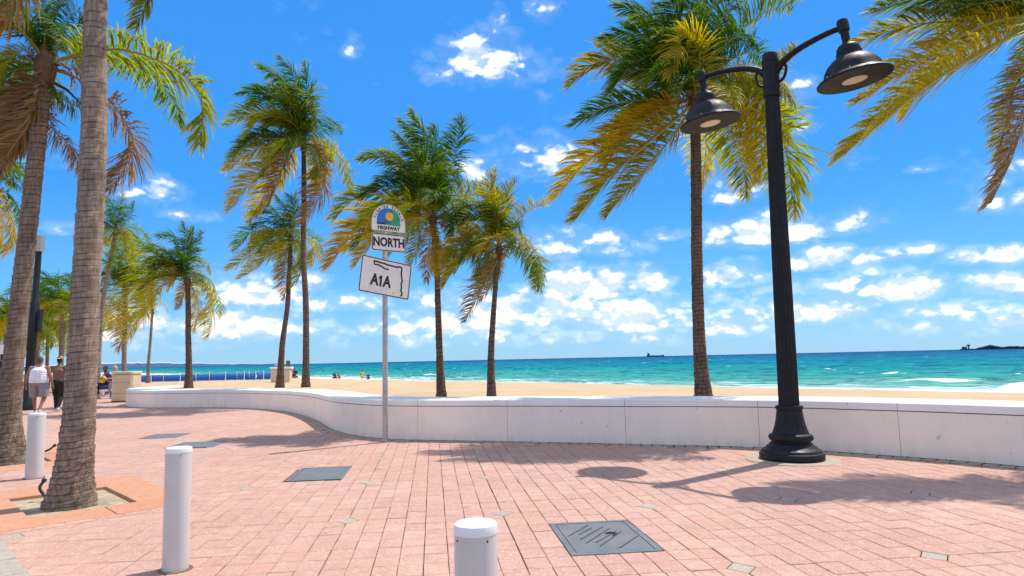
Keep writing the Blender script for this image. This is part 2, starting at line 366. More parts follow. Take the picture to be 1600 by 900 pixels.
def bark_mat():
    m, b, p = mat('palm_bark')
    oi = b.new('ShaderNodeObjectInfo')
    pos = b.new('ShaderNodeTexCoord').outputs['Object']
    uv = b.new('ShaderNodeUVMap'); su = b.new('ShaderNodeSeparateXYZ'); b.l.new(uv.outputs[0], su.inputs[0])
    ring = su.outputs[1]                          # ring index along the trunk
    fr = b.math('FRACT', ring)
    cells = b.new('ShaderNodeTexVoronoi', feature='DISTANCE_TO_EDGE')
    wob_ = b.noise(pos, 3.0, 4, 0.6)
    cv = b.new('ShaderNodeCombineXYZ'); b.put(cv.inputs[0], b.math('MULTIPLY_ADD', wob_, 2.5, b.math('MULTIPLY', su.outputs[0], 7.0))); b.put(cv.inputs[1], b.math('MULTIPLY_ADD', wob_, 1.8, b.math('MULTIPLY', ring, 0.36)))
    b.l.new(cv.outputs[0], cells.inputs['Vector']); cells.inputs['Scale'].default_value = 1.6; cells.inputs['Randomness'].default_value = 1.0
    crack = b.lin(cells.outputs['Distance'], 0.02, 0.10)
    mp = b.new('ShaderNodeMapping'); mp.inputs['Scale'].default_value = (26, 26, 4.5); b.l.new(pos, mp.inputs['Vector'])
    fib = b.noise(mp.outputs[0], 1.0, 6, 0.7)
    big = b.noise(pos, 2.3, 6, 0.65)
    c = b.mix(b.lin(fib, 0.3, 0.7), (0.150, 0.104, 0.076, 1), (0.41, 0.315, 0.245, 1))
    c = b.mix(b.math('MULTIPLY', b.lin(big, 0.45, 0.7), 0.55), c, (0.085, 0.062, 0.050, 1))
    c = b.mix(b.math('MULTIPLY', b.lin(fr, 0.80, 0.97), 0.75), c, (0.040, 0.028, 0.022, 1))
    low = b.lin(ring, 5.0, 22.0, 1.0, 0.15)
    c = b.mix(b.math('MULTIPLY', b.math('MULTIPLY', b.math('SUBTRACT', 1.0, crack), 0.42), low), c, (0.040, 0.030, 0.026, 1))
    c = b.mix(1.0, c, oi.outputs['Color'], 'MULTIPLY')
    b.l.new(c, p.inputs['Base Color']); p.inputs['Roughness'].default_value = 0.92; p.inputs['Specular IOR Level'].default_value = 0.15
    h = b.math('ADD', b.math('MULTIPLY', b.math('MULTIPLY', crack, low), 0.4), b.math('ADD', fib, b.math('MULTIPLY', b.lin(fr, 0.8, 1.0), -0.7)))
    b.l.new(b.bump(h, 0.9, 0.02), p.inputs['Normal'])
    return m
M_bark = bark_mat()
M_fibre = simple('palm_fibre', (0.155, 0.085, 0.045), 0.95, var=0.45, scale=9, bump=0.8, bscale=40)
M_coconut = simple('coconut_husk', (0.42, 0.24, 0.04), 0.55, var=0.25, scale=6)

# ------------------------------------------------------------------ helpers
def tag(o, label=None, cat=None, group=None, kind=None):
    if label: o['label'] = label
    if cat: o['category'] = cat
    if group: o['group'] = group
    if kind: o['kind'] = kind
    return o
def empty(name, loc=(0, 0, 0), label=None, cat=None, group=None, rz=0.0):
    o = bpy.data.objects.new(name, None); col.objects.link(o)
    o.empty_display_size = 0.2; o.location = loc; o.rotation_euler = (0, 0, rz)
    return tag(o, label, cat, group)
def link(name, me, parent=None, loc=None, mats=None, smooth=False):
    o = bpy.data.objects.new(name, me); col.objects.link(o)
    if mats:
        me.materials.clear()
        for m in (mats if isinstance(mats, (list, tuple)) else [mats]): me.materials.append(m)
    if parent: o.parent = parent
    if loc is not None: o.location = loc
    if smooth:
        me.polygons.foreach_set('use_smooth', [True] * len(me.polygons))
    return o
def auto_smooth(me, deg=35):
    me.polygons.foreach_set('use_smooth', [True] * len(me.polygons))
    try: me.set_sharp_from_angle(angle=radians(deg))
    except Exception: pass
class G:
    """collects verts and faces for ONE mesh object"""
    def __init__(s): s.v = []; s.f = []; s.m = []
    def add(s, vs, fs, mi=0):
        o = len(s.v); s.v += [tuple(x) for x in vs]
        for f in fs: s.f.append(tuple(i + o for i in f)); s.m.append(mi)
        return s
    def box(s, c, size, rz=0.0, mi=0, taper=1.0):
        hx, hy, hz = size[0] / 2, size[1] / 2, size[2] / 2
        vs = []
        for z, k in ((-hz, 1.0), (hz, taper)):
            for x, y in ((-hx, -hy), (hx, -hy), (hx, hy), (-hx, hy)):
                x *= k; y *= k
                vs.append((c[0] + x * cos(rz) - y * sin(rz), c[1] + x * sin(rz) + y * cos(rz), c[2] + z))
        return s.add(vs, [(3, 2, 1, 0), (4, 5, 6, 7), (0, 1, 5, 4), (1, 2, 6, 5), (2, 3, 7, 6), (3, 0, 4, 7)], mi)
    def lathe(s, prof, n=24, c=(0, 0, 0), mi=0, flute=None):
        vs, fs = [], []
        for r, z in prof:
            for i in range(n):
                a = 2 * pi * i / n; rr = r * (1 - (flute[1] * (0.5 + 0.5 * cos(flute[0] * a)) if flute else 0))
                vs.append((c[0] + rr * cos(a), c[1] + rr * sin(a), c[2] + z))
        for k in range(len(prof) - 1):
            for i in range(n):
                j = (i + 1) % n
                fs.append((k * n + i, k * n + j, (k + 1) * n + j, (k + 1) * n + i))
        fs.append(tuple(range(n - 1, -1, -1))); fs.append(tuple((len(prof) - 1) * n + i for i in range(n)))
        return s.add(vs, fs, mi)
    def tube(s, pts, rad, n=8, mi=0, cap=True, squash=None):
        pts = [Vector(p) for p in pts]
        if not isinstance(rad, (list, tuple)): rad = [rad] * len(pts)
        vs, fs = [], []; up = Vector((0, 0, 1))
        prev = None
        for k, p in enumerate(pts):
            t = (pts[min(k + 1, len(pts) - 1)] - pts[max(k - 1, 0)]).normalized()
            if prev is None:
                ref = up if abs(t.z) < 0.9 else Vector((1, 0, 0))
                a = t.cross(ref).normalized()
            else:
                a = (prev - t * prev.dot(t)).normalized()
            prev = a; b2 = t.cross(a)
            for i in range(n):
                an = 2 * pi * i / n
                vs.append(p + (a * cos(an) + b2 * sin(an) * (squash or 1.0)) * rad[k])
        for k in range(len(pts) - 1):
            for i in range(n):
                j = (i + 1) % n
                fs.append((k * n + i, k * n + j, (k + 1) * n + j, (k + 1) * n + i))
        if cap:
            fs.append(tuple(range(n - 1, -1, -1))); fs.append(tuple((len(pts) - 1) * n + i for i in range(n)))
        return s.add(vs, fs, mi)
    def prism(s, poly, z0, z1, ch=0.0, mi=0):
        """upright prism with a chamfered top edge; poly counter-clockwise"""
        n = len(poly); cx = sum(p[0] for p in poly) / n; cy = sum(p[1] for p in poly) / n
        vs = [(p[0], p[1], z0) for p in poly]
        if ch > 0:
            vs += [(p[0], p[1], z1 - ch) for p in poly]
            for p in poly:
                dx, dy = cx - p[0], cy - p[1]; L = sqrt(dx * dx + dy * dy) or 1
                vs.append((p[0] + dx / L * ch * 1.4, p[1] + dy / L * ch * 1.4, z1))
        else:
            vs += [(p[0], p[1], z1) for p in poly]
        fs = []; R = len(vs) // n
        for k in range(R - 1):
            for i in range(n):
                j = (i + 1) % n
                fs.append((k * n + i, k * n + j, (k + 1) * n + j, (k + 1) * n + i))
        fs.append(tuple((R - 1) * n + i for i in range(n)))
        return s.add(vs, fs, mi)
    def sphere(s, c, r, nu=10, nv=6, mi=0):
        rx, ry, rz = r if isinstance(r, (list, tuple)) else (r, r, r)
        vs = [(c[0], c[1], c[2] - rz)]
        for k in range(1, nv):
            ph = -pi / 2 + pi * k / nv
            for i in range(nu):
                a = 2 * pi * i / nu; vs.append((c[0] + rx * cos(ph) * cos(a), c[1] + ry * cos(ph) * sin(a), c[2] + rz * sin(ph)))
        vs.append((c[0], c[1], c[2] + rz)); fs = []
        for i in range(nu): fs.append((0, 1 + (i + 1) % nu, 1 + i))
        for k in range(nv - 2):
            for i in range(nu):
                j = (i + 1) % nu; a = 1 + k * nu
                fs.append((a + i, a + j, a + nu + j, a + nu + i))
        L = len(vs) - 1; a = 1 + (nv - 2) * nu
        for i in range(nu): fs.append((a + i, a + (i + 1) % nu, L))
        return s.add(vs, fs, mi)
    def mesh(s, name):
        me = bpy.data.meshes.new(name); me.from_pydata(s.v, [], s.f)
        if any(s.m): me.polygons.foreach_set('material_index', s.m)
        me.update(); return me
    def build(s, name, mats, parent=None, loc=None, smooth=None):
        me = s.mesh(name); o = link(name, me, parent, loc, mats)
        if smooth: auto_smooth(me, smooth)
        return o
def catmull(pts, n):
    pts = [Vector(p) for p in pts]
    P = [2 * pts[0] - pts[1]] + pts + [2 * pts[-1] - pts[-2]]
    out = []; S = len(pts) - 1
    for k in range(n):
        x = k / (n - 1) * S; i = min(int(x), S - 1); t = x - i
        a, b2, c, d = P[i], P[i + 1], P[i + 2], P[i + 3]
        out.append(0.5 * ((2 * b2) + (c - a) * t + (2 * a - 5 * b2 + 4 * c - d) * t * t + (3 * b2 - 3 * c + d - a) * t ** 3))
    return out
def resample(pts, n):
    d = [0.0]
    for a, b2 in zip(pts, pts[1:]): d.append(d[-1] + (b2 - a).length)
    out = []; j = 0
    for k in range(n):
        x = d[-1] * k / (n - 1)
        while j < len(d) - 2 and d[j + 1] < x: j += 1
        t = (x - d[j]) / max(1e-9, d[j + 1] - d[j])
        out.append(pts[j].lerp(pts[j + 1], min(1, max(0, t))))
    return out, d[-1]

# beach coordinates: s along the shore (to the left), t out to sea
NV = Vector((0.783, 0.622, 0)); SV = Vector((-0.622, 0.783, 0))
def shore(s): return float(np.interp(s, [-200, 12, 26, 48, 75, 130, 400], [-2.5, -2.5, -3.5, -6.0, -5.0, -1.0, 0.0]))
def warp(t): return float(np.interp(t, [24, 40, 62, 150], [0, 1, 1, 0]))
def st(s, t, z=0.0): return SV * s + NV * t + Vector((0, 0, z))

# ------------------------------------------------------------------ wave wall
WALLPTS = [(12.6, -1.0), (10.9, 2.6), (8.9, 5.8), (6.43, 8.72), (5.35, 9.85), (3.95, 10.95), (1.95, 11.75), (-0.1, 12.48), (-1.9, 13.05), (-2.6, 13.42), (-3.3, 14.1),
  (-4.15, 15.5), (-5.15, 17.8), (-6.3, 20.1), (-7.5, 21.9), (-8.9, 23.3), (-10.6, 24.35), (-12.1, 24.75), (-13.5, 25.1), (-14.7, 26.0), (-15.65, 27.4), (-16.05, 29.0),
  (-15.9, 30.4), (-15.45, 31.2)]
def smooth_path(pts, z=0.0, step=0.18):
    raw = catmull([(p[0], p[1], z) for p in pts], 900)
    L = sum((b2 - a).length for a, b2 in zip(raw, raw[1:]))
    return resample(raw, int(L / step) + 1)
wp, wl = smooth_path(WALLPTS)
def normals(path):
    out = []
    for k in range(len(path)):
        t = (path[min(k + 1, len(path) - 1)] - path[max(k - 1, 0)]).normalized()
        out.append(Vector((t.y, -t.x, 0)))           # right of the direction of travel = beach side
    return out
wn = normals(wp)
def strip(path, nrm, i0, i1, prof, name, mats, parent, gap=0.0, closed_ends=True, hfun=None, smooth=30):
    """extrude profile [(offset, z)] along path[i0..i1]"""
    g = G(); vs = []; fs = []; n = len(prof)
    idx = list(range(i0, i1 + 1))
    for q, k in enumerate(idx):
        p = path[k].copy()
        if gap and q == 0: p = path[k].lerp(path[k + 1], gap / (path[k + 1] - path[k]).length)
        if gap and q == len(idx) - 1: p = path[k].lerp(path[k - 1], gap / (path[k] - path[k - 1]).length)
        hh = hfun(k) if hfun else 0.0
        for (o, z) in prof:
            vs.append(p + nrm[k] * o + Vector((0, 0, z + (hh if z > 0.3 else 0.0))))
    for q in range(len(idx) - 1):
        for i in range(n):
            j = (i + 1) % n
            fs.append((q * n + i, (q + 1) * n + i, (q + 1) * n + j, q * n + j))
    fs.append(tuple(range(n))); fs.append(tuple((len(idx) - 1) * n + i for i in range(n - 1, -1, -1)))
    g.add(vs, fs)
    return g.build(name, mats, parent, smooth=smooth)
def nearest(path, x, y):
    return min(range(len(path)), key=lambda k: (path[k].x - x) ** 2 + (path[k].y - y) ** 2)
def wall_h(path):
    def f(k):
        y = path[k].y
        return -0.125 * max(0.0, min(1.0, (y - 14.0) / 9.0))
    return f
H0 = 0.765; CAPT = 0.112; WID = 1.0
def build_wall(path, nrm, label, group, joints, hf, thick=WID):
    root = empty('seawall', tuple(path[len(path) // 2]), label, 'wall', group)
    root.location = (0, 0, 0)
    core = strip(path, nrm, 0, len(path) - 1, [(0.05, -0.25), (thick - 0.05, -0.25), (thick - 0.05, H0 - 0.06), (0.05, H0 - 0.06)], 'wall_core', M_gap, root, hfun=hf)
    for a, b2 in zip(joints, joints[1:]):
        strip(path, nrm, a, b2, [(0.0, 0.012), (thick, 0.012), (thick, H0 - CAPT - 0.014), (0.0, H0 - CAPT - 0.014)], 'wall_panel', M_wall, root, gap=0.0032, hfun=hf)
        strip(path, nrm, a, b2, [(-0.004, H0 - CAPT), (thick + 0.004, H0 - CAPT), (thick + 0.004, H0 - 0.012), (thick - 0.008, H0), (0.012, H0), (-0.004, H0 - 0.014)], 'coping', M_cap, root, gap=0.004, hfun=hf)
    return root
jw = [0]; k0 = nearest(wp, 5.45, 9.72); stepn = int(round(2.1 / 0.18))
js = []; k = k0
while k > 0: js.append(k); k -= stepn
js = sorted(js)
for (x, y) in ((3.91, 10.99), (1.93, 11.68), (-0.09, 12.47), (-1.9, 13.06)): js.append(nearest(wp, x, y))
k = js[-1] + stepn
while k < len(wp) - 4: js.append(k); k += stepn
jl = sorted(set([0] + js + [len(wp) - 1]))
wall1 = build_wall(wp, wn, 'long white wave wall with flat coping curving along the pink promenade', 'white wave walls', jl, wall_h(wp))
# the wall goes on beyond the opening to the beach
W2 = [(-21.8, 36.0), (-22.6, 37.2), (-24.0, 40.0), (-27.5, 46.0), (-33.0, 54.5), (-40, 64), (-52, 80), (-70, 103), (-90, 128)]
wp2, _ = smooth_path(W2, step=0.5); wn2 = normals(wp2)
j2 = list(range(0, len(wp2) - 1, 5)); j2[-1] = len(wp2) - 1
wall2 = build_wall(wp2, wn2, 'far white wave wall running on beyond the beach opening behind the seated people', 'white wave walls', j2, lambda k: -0.08)

# ------------------------------------------------------------------ pavement
TH = radians(6.8)
UV_ = Vector((cos(TH), sin(TH), 0)); VV_ = Vector((-sin(TH), cos(TH), 0))
def uv2w(u, v): return (u * UV_.x + v * VV_.x, u * UV_.y + v * VV_.y)
def w2uv(x, y): return (x * UV_.x + y * UV_.y, x * VV_.x + y * VV_.y)
LU, LV, U0, V0 = 1.487, 2.053, 0.660, 4.715
BL = Vector((-0.69, 0.724, 0)); BT = Vector((0.724, 0.69, 0)); BO = Vector((-2.547, 5.181, 0))  # bollard line frame
def bl(s, t): p = BO + BL * s + BT * t; return (p.x, p.y)
def w2bl(x, y): d = Vector((x, y, 0)) - BO; return d.dot(BL), d.dot(BT)

pg = G()
big = 160
pg.add([(-big, -40, -0.04), (14, -40, -0.04), (14, 0, -0.04), (-big, big, -0.04)], [(0, 1, 2, 3)])
# one sheet, clipped to the land side of the beach line
def land_poly():
    a = []
    for k in range(0, len(wp), 6):
        p = wp[k] + wn[k] * 0.5; a.append((p.x, p.y))
    return a
lp = land_poly()
pg = G()
edge = lp[:-18] + [(-17.0, 31.5), (-21.4, 36.3), (-27.0, 46.0), (-39.5, 64), (-69.5, 103), (-140, 200)]
prev = None
for (x, y) in edge:                      # bed triangles fan inland so that no sand side is covered
    cur = (x, y)
    if prev:
        q0 = (prev[0] - 0.69 * 0 - 120 * 0.724, prev[1] - 120 * 0.69); q1 = (cur[0] - 120 * 0.724, cur[1] - 120 * 0.69)
        pg.add([(prev[0], prev[1], -0.034), (cur[0], cur[1], -0.034), (q1[0], q1[1], -0.034), (q0[0], q0[1], -0.034)], [(0, 1, 2, 3)])
    prev = cur
pavement = pg.build('pavement', [M_joint])
tag(pavement, kind='structure')

PLATES = [(1.03, 5.21, 1.765, 6.24, True), (-1.90, 9.13, -1.18, 10.22, False), (-4.93, 13.27, -4.06, 14.24, False), (-6.20, 15.25, -5.42, 16.15, False)]
LAMP = (3.92, 9.75)
def wall_clear(x, y):
    """signed distance to the wall face (positive = on the promenade)"""
    k = nearest(wp[::3], x, y) * 3
    best = None
    for q in range(max(0, k - 4), min(len(wp), k + 5)):
        d = -(Vector((x, y, 0)) - wp[q]).dot(wn[q]); l = (Vector((x, y, 0)) - wp[q]).length
        if best is None or l < best[0]: best = (l, d)
    return best[1], best[0]
cells = []
CT, JT = 0.0024, 0.0042
cu, cv = LU / 8, LV / 8
for iu in range(-150, 60):
    for iv in range(-20, 112):
        u0 = U0 + iu * cu; v0 = V0 + iv * cv; x, y = uv2w(u0 + cu / 2, v0 + cv / 2)
        if y < 1.2 or y > 27.5: continue
        px, py = proj((x, y, 0))
        if px < -520 or px > 2500 or py > 2600: continue
        d, l = wall_clear(x, y)
        if d < 0.13 and l < 3.0: continue
        if any(a + .02 < u0 + cu / 2 < c - .02 and b2 + .02 < v0 + cv / 2 < e - .02 for a, b2, c, e, _ in PLATES): continue
        s, t = w2bl(x, y)
        if t < -0.95: continue
        if -0.66 < t < 0.86 and (2.6 < s < 5.0 or 7.3 < s < 9.95): continue
        if (x - LAMP[0]) ** 2 + (y - LAMP[1]) ** 2 < 0.52 ** 2: continue
        cells.append((iu, iv, u0, v0, py))
def cell_poly(iu, iv):
    gl = JT if iu % 8 == 0 else CT; gr = JT if iu % 8 == 7 else CT
    gb = JT if iv % 8 == 0 else CT; gt = JT if iv % 8 == 7 else CT
    a, c, b2, e = gl, cu - gr, gb, cv - gt
    kx, ky = 0.112, 0.128
    cl, cr, cb, ct = iu % 8 == 0, iu % 8 == 7, iv % 8 == 0, iv % 8 == 7
    poly = []
    poly += [(a, ky), (kx, b2)] if cl and cb else [(a, b2)]
    poly += [(cu - kx, b2), (c, ky)] if cr and cb else [(c, b2)]
    poly += [(c, cv - ky), (cu - kx, e)] if cr and ct else [(c, e)]
    poly += [(kx, e), (a, cv - ky)] if cl and ct else [(a, e)]
    return poly
cells.sort(key=lambda c: -c[4])
def inframe(x, y):
    a = proj((x, y, 0)); return -20 < a[0] < 1620 and a[1] < 905
meshes = {}
rest = G(); nobj = 0
prng = random.Random(3)
for (iu, iv, u0, v0, py) in cells:
    x, y = uv2w(u0, v0); cx, cy = uv2w(u0 + cu / 2, v0 + cv / 2)
    key = (iu % 8 if iu % 8 in (0, 7) else 1, iv % 8 if iv % 8 in (0, 7) else 1)
    poly = [(p[0] - cu / 2, p[1] - cv / 2) for p in cell_poly(iu, iv)]
    dz = prng.uniform(-0.0022, 0.0022); da = prng.gauss(0, 0.006); du, dv = prng.gauss(0, 0.0012), prng.gauss(0, 0.0018)
    if nobj < 262 and inframe(cx, cy):
        if key not in meshes:
            g = G(); g.prism(poly, -0.05, 0.0, 0.004); me = g.mesh('brick'); me.materials.append(M_paver); meshes[key] = me
        o = bpy.data.objects.new('brick', meshes[key]); col.objects.link(o); o.parent = pavement
        o.location = (cx + du, cy + dv, dz); o.rotation_euler = (prng.gauss(0, .004), prng.gauss(0, .004), TH + da); nobj += 1
    else:
        a = TH + da
        rest.prism([(cx + du + p[0] * cos(a) - p[1] * sin(a), cy + dv + p[0] * sin(a) + p[1] * cos(a)) for p in poly], -0.03, dz, 0.004)
o = rest.build('brick_paving', M_paver, pavement); tag(o, kind='stuff')
# grey diamond tiles at the crossings
diam = G().prism([(0, -0.121), (0.105, 0), (0, 0.121), (-0.105, 0)], -0.05, 0.0, 0.004).mesh('diamond_tile'); diam.materials.append(M_grey)
for iu in range(-18, 9):
    for iv in range(-2, 12):
        x, y = uv2w(U0 + iu * LU, V0 + iv * LV)
        px, py = proj((x, y, 0)); d, l = wall_clear(x, y); s, t = w2bl(x, y)
        if not (-500 < px < 2450 and y < 27 and y > 1.3) or (d < 0.2 and l < 3) or t < -0.8: continue
        if t < 1.05 and (2.4 < s < 5.2 or 7.1 < s < 10.1): continue
        if (x - LAMP[0]) ** 2 + (y - LAMP[1]) ** 2 < 0.8 ** 2: continue
        o = bpy.data.objects.new('diamond_tile', diam); col.objects.link(o); o.parent = pavement
        o.location = (x, y, prng.uniform(-.001, .002)); o.rotation_euler = (0, 0, TH + prng.gauss(0, .02))
# grey border stones along the foot of the wall
k = 20; bs = 0
while k < len(wp) - 16:
    p = wp[k] - wn[k] * 0.085; q = wp[k + 1] - wp[k - 1]
    g = G(); L2 = 0.165
    me = meshes.get('border')
    if me is None:
        me = G().prism([(-L2 / 2 + .004, -.08), (L2 / 2 - .004, -.08), (L2 / 2 - .004, .08), (-L2 / 2 + .004, .08)], -0.05, 0.007, 0.004).mesh('border_stone'); me.materials.append(M_grey); meshes['border'] = me
    o = bpy.data.objects.new('border_stone', me); col.objects.link(o); o.parent = pavement
    o.location = (p.x, p.y, prng.uniform(-.002, .003)); o.rotation_euler = (0, 0, atan2(q.y, q.x) + prng.gauss(0, .015)); bs += 1
    k += 1
# terracotta slabs round the tree pits, and the pits
def pit(s0, s1, e0, e1, t0, t1, f0, f1):
    for (a, b2, c, d) in ((e0, s0, f0, f1), (s1, e1, f0, f1)):
        m2 = (c + d) / 2 + 0.1
        for (cc, dd) in ((c, m2), (m2, d)):
            G().prism([bl(b2 - .004, cc + .004), bl(b2 - .004, dd - .004), bl(a + .004, dd - .004), bl(a + .004, cc + .004)], -0.10, 0.006, 0.005).build('paving_slab', M_slab, pavement)
    for (c, d) in ((f0, t0), (t1, f1)):
        G().prism([bl(s1, c + .004), bl(s1, d - .001), bl(s0, d - .001), bl(s0, c + .004)], -0.10, 0.006, 0.005).build('paving_slab', M_slab, pavement)
    G().prism([bl(s1 + .05, t0 - .05), bl(s1 + .05, t1 + .05), bl(s0 - .05, t1 + .05), bl(s0 - .05, t0 - .05)], -0.12, -0.032, 0).build('pit_sand', M_pitsoil, pavement)
pit(3.02, 4.42, 2.46, 5.15, -0.47, 0.52, -0.80, 1.0)
pit(7.85, 9.25, 7.16, 10.1, -0.47, 0.52, -0.80, 1.0)
# row of thin border bricks in front of the near slab
for q in range(7):
    t0 = -0.78 + q * 0.255
    G().prism([bl(2.45, t0 + .004), bl(2.45, t0 + .248), bl(2.335, t0 + .248), bl(2.335, t0 + .004)], -0.05, 0.004, 0.004).build('border_brick', M_paver, pavement)
# grey kerb pavers on the street side
for q in range(-6, 40):
    s0 = -1.4 + q * 0.27
    for r in range(3):
        if q > 14 and r > 0: continue
        t1 = -0.79 - r * 0.22
        G().prism([bl(s0 + .266, t1 - .215), bl(s0 + .266, t1), bl(s0, t1), bl(s0, t1 - .215)], -0.05, prng.uniform(.005, .009), 0.004).build('kerb_stone', M_grey, pavement)
# paving farther than the modelled bricks
fg = G()
fg.add([(-12, 27.3, -0.004), (-90, 118, -0.004), (-190, 118, -0.004), (-190, 27.3, -0.004)], [(0, 1, 2, 3)])
fp = G().add([(-15.5, 27.4, -0.002), (-16.9, 31.4, -0.002), (-21.3, 36.2, -0.002), (-27.0, 46.0, -0.002), (-39.5, 64, -0.002), (-69.5, 103, -0.002), (-150, 110, -0.002), (-80, 27.4, -0.002)],
    [tuple(range(8))]).build('far_pavement', M_farpave); tag(fp, kind='structure')

# vault covers
VL = ['large grey vault cover with ribs set in the bricks nearest the camera', 'plain grey vault cover left of the sign post', 'plain grey vault cover in the middle of the three left ones', 'plain grey vault cover farthest along the promenade']
for i, (a, b2, c, d, ribs) in enumerate(PLATES):
    cx, cy = uv2w((a + c) / 2, (b2 + d) / 2)
    r = empty('vault_cover', (cx, cy, 0), VL[i], 'cover', 'vault covers in the promenade', TH)
    hx, hy = (c - a) / 2 - .004, (d - b2) / 2 - .004
    fr = G()
    for (x0, y0, x1, y1) in ((-hx, -hy, hx, -hy + .05), (-hx, hy - .05, hx, hy), (-hx, -hy + .05, -hx + .05, hy - .05), (hx - .05, -hy + .05, hx, hy - .05)):
        fr.prism([(x0, y0), (x1, y0), (x1, y1), (x0, y1)], -0.04, 0.005, 0.002)
    fr.build('frame', M_plate, r)
    G().prism([(-hx + .056, -hy + .056), (hx - .056, -hy + .056), (hx - .056, hy - .056), (-hx + .056, hy - .056)], -0.04, 0.004, 0.002).build('lid', M_plate, r)
    if ribs:
        for (x0, y0, x1, y1) in ((355, 355, 570, 230), (470, 340, 610, 260), (490, 390, 740, 250), (555, 435, 815, 265), (660, 430, 890, 300), (715, 465, 945, 305), (930, 490, 1135, 355)):
            e0, e1 = gp(840 + x0 / 7.27, 790 + y0 / 7.27), gp(840 + x1 / 7.27, 790 + y1 / 7.27)
            a0, a1 = w2uv(e0.x, e0.y), w2uv(e1.x, e1.y)
            mx, my = (a0[0] + a1[0]) / 2 - (a + c) / 2, (a0[1] + a1[1]) / 2 - (b2 + d) / 2
            G().box((0, 0, .005), (sqrt((a1[0] - a0[0]) ** 2 + (a1[1] - a0[1]) ** 2), .011, .008)).build('rib', M_rib, r, (mx, my, 0)).rotation_euler = (0, 0, atan2(a1[1] - a0[1], a1[0] - a0[0]))
        G().tube([(.10, -.02, .004), (.13, 0.03, .007), (.09, .07, .007), (.05, .06, .004)], .012, 6).build('lift_handle', M_pipe, r)

# ------------------------------------------------------------------ sand
def wall_t(s):
    best = None
    for k in range(0, len(wp), 4):
        ss = wp[k].dot(SV)
        if best is None or abs(ss - s) < best[0]: best = (abs(ss - s), (wp[k] + wn[k] * 0.55).dot(NV))
    return best[1]
def wall2_t(s):
    best = None
    for k in range(0, len(wp2), 2):
        ss = wp2[k].dot(SV)
        if best is None or abs(ss - s) < best[0]: best = (abs(ss - s), (wp2[k] + wn2[k] * 0.5).dot(NV))
    return best[1]
def sand_z(t):
    if t < 22: return 0.26
    if t < 47: return 0.26 - 1.46 * ((t - 22) / 25) ** 1.25
    return -1.2 - (t - 47) * 0.05
svals = list(np.concatenate([np.linspace(-60, -6, 14), np.linspace(-5, 31, 73), np.linspace(31.5, 46, 12), np.linspace(47, 160, 60), np.linspace(170, 2500, 30)]))
fr = list(np.linspace(0, 1, 60) ** 1.3)
g = G(); vs = []; uvs = []
for s in svals:
    if s < -6: t0 = 8.5
    elif s < 32.6: t0 = wall_t(s)
    elif s < 41.5: t0 = wall_t(32.6) + (wall2_t(41.5) - wall_t(32.6)) * (s - 32.6) / 8.9 
    else: t0 = wall2_t(min(s, 150))
    for f in fr:
        t = t0 + f * (130 - t0)
        z = sand_z(t) + 0.035 * sin(s * 1.3 + t * .8) * sin(t * 1.1 - s * .4) * (1 if t < 44 else 0)
        if 30.5 < s < 41.5 and t < t0 + 6: z = min(z, 0.26 - 0.24 * (1 - (t - t0) / 6))
        dw = t - t0
        z = min(z, sand_z(t)) if dw > 12 else z + 0.36 * max(0.0, 1 - max(0.0, dw - 1.8) / 9.0) * (1 if s < 30 else max(0, 1 - (s - 30) / 4))
        vs.append(st(s, t + shore(s) * warp(t), z)); uvs.append((s, t))
nf = len(fr)
for i in range(len(svals) - 1):
    for j in range(nf - 1):
        g.f.append((i * nf + j, i * nf + j + 1, (i + 1) * nf + j + 1, (i + 1) * nf + j)); g.m.append(0)
g.v = [tuple(v) for v in vs]
sand = g.build('beach_sand', M_sand, smooth=60); tag(sand, kind='structure')
def set_uv(me, uv):
    L = me.uv_layers.new(name='UVMap'); idx = np.empty(len(me.loops), dtype=np.int32); me.loops.foreach_get('vertex_index', idx)
    L.data.foreach_set('uv', np.asarray(uv, dtype=np.float32)[idx].ravel())
set_uv(sand.data, uvs)

# ------------------------------------------------------------------ sea
SEA = -1.2
tv = np.concatenate([np.arange(41, 110, 0.55), np.arange(110, 220, 1.6), np.geomspace(222, 1200, 70), np.geomspace(1300, 30000, 26)])
sv = np.concatenate([-np.geomspace(30000, 130, 22), np.arange(-125, 190, 1.15), np.geomspace(192, 700, 70), np.geomspace(760, 30000, 22)])
S, T = np.meshgrid(sv, tv, indexing='ij')
def wob(x, k, seed):
    r = np.random.RandomState(seed); o = 0
    for i in range(4): o = o + np.sin(x * k * (0.6 + 0.5 * i) + r.rand() * 6.28) / (1 + i)
    return o
Z = np.zeros_like(S); FO = np.zeros_like(S)
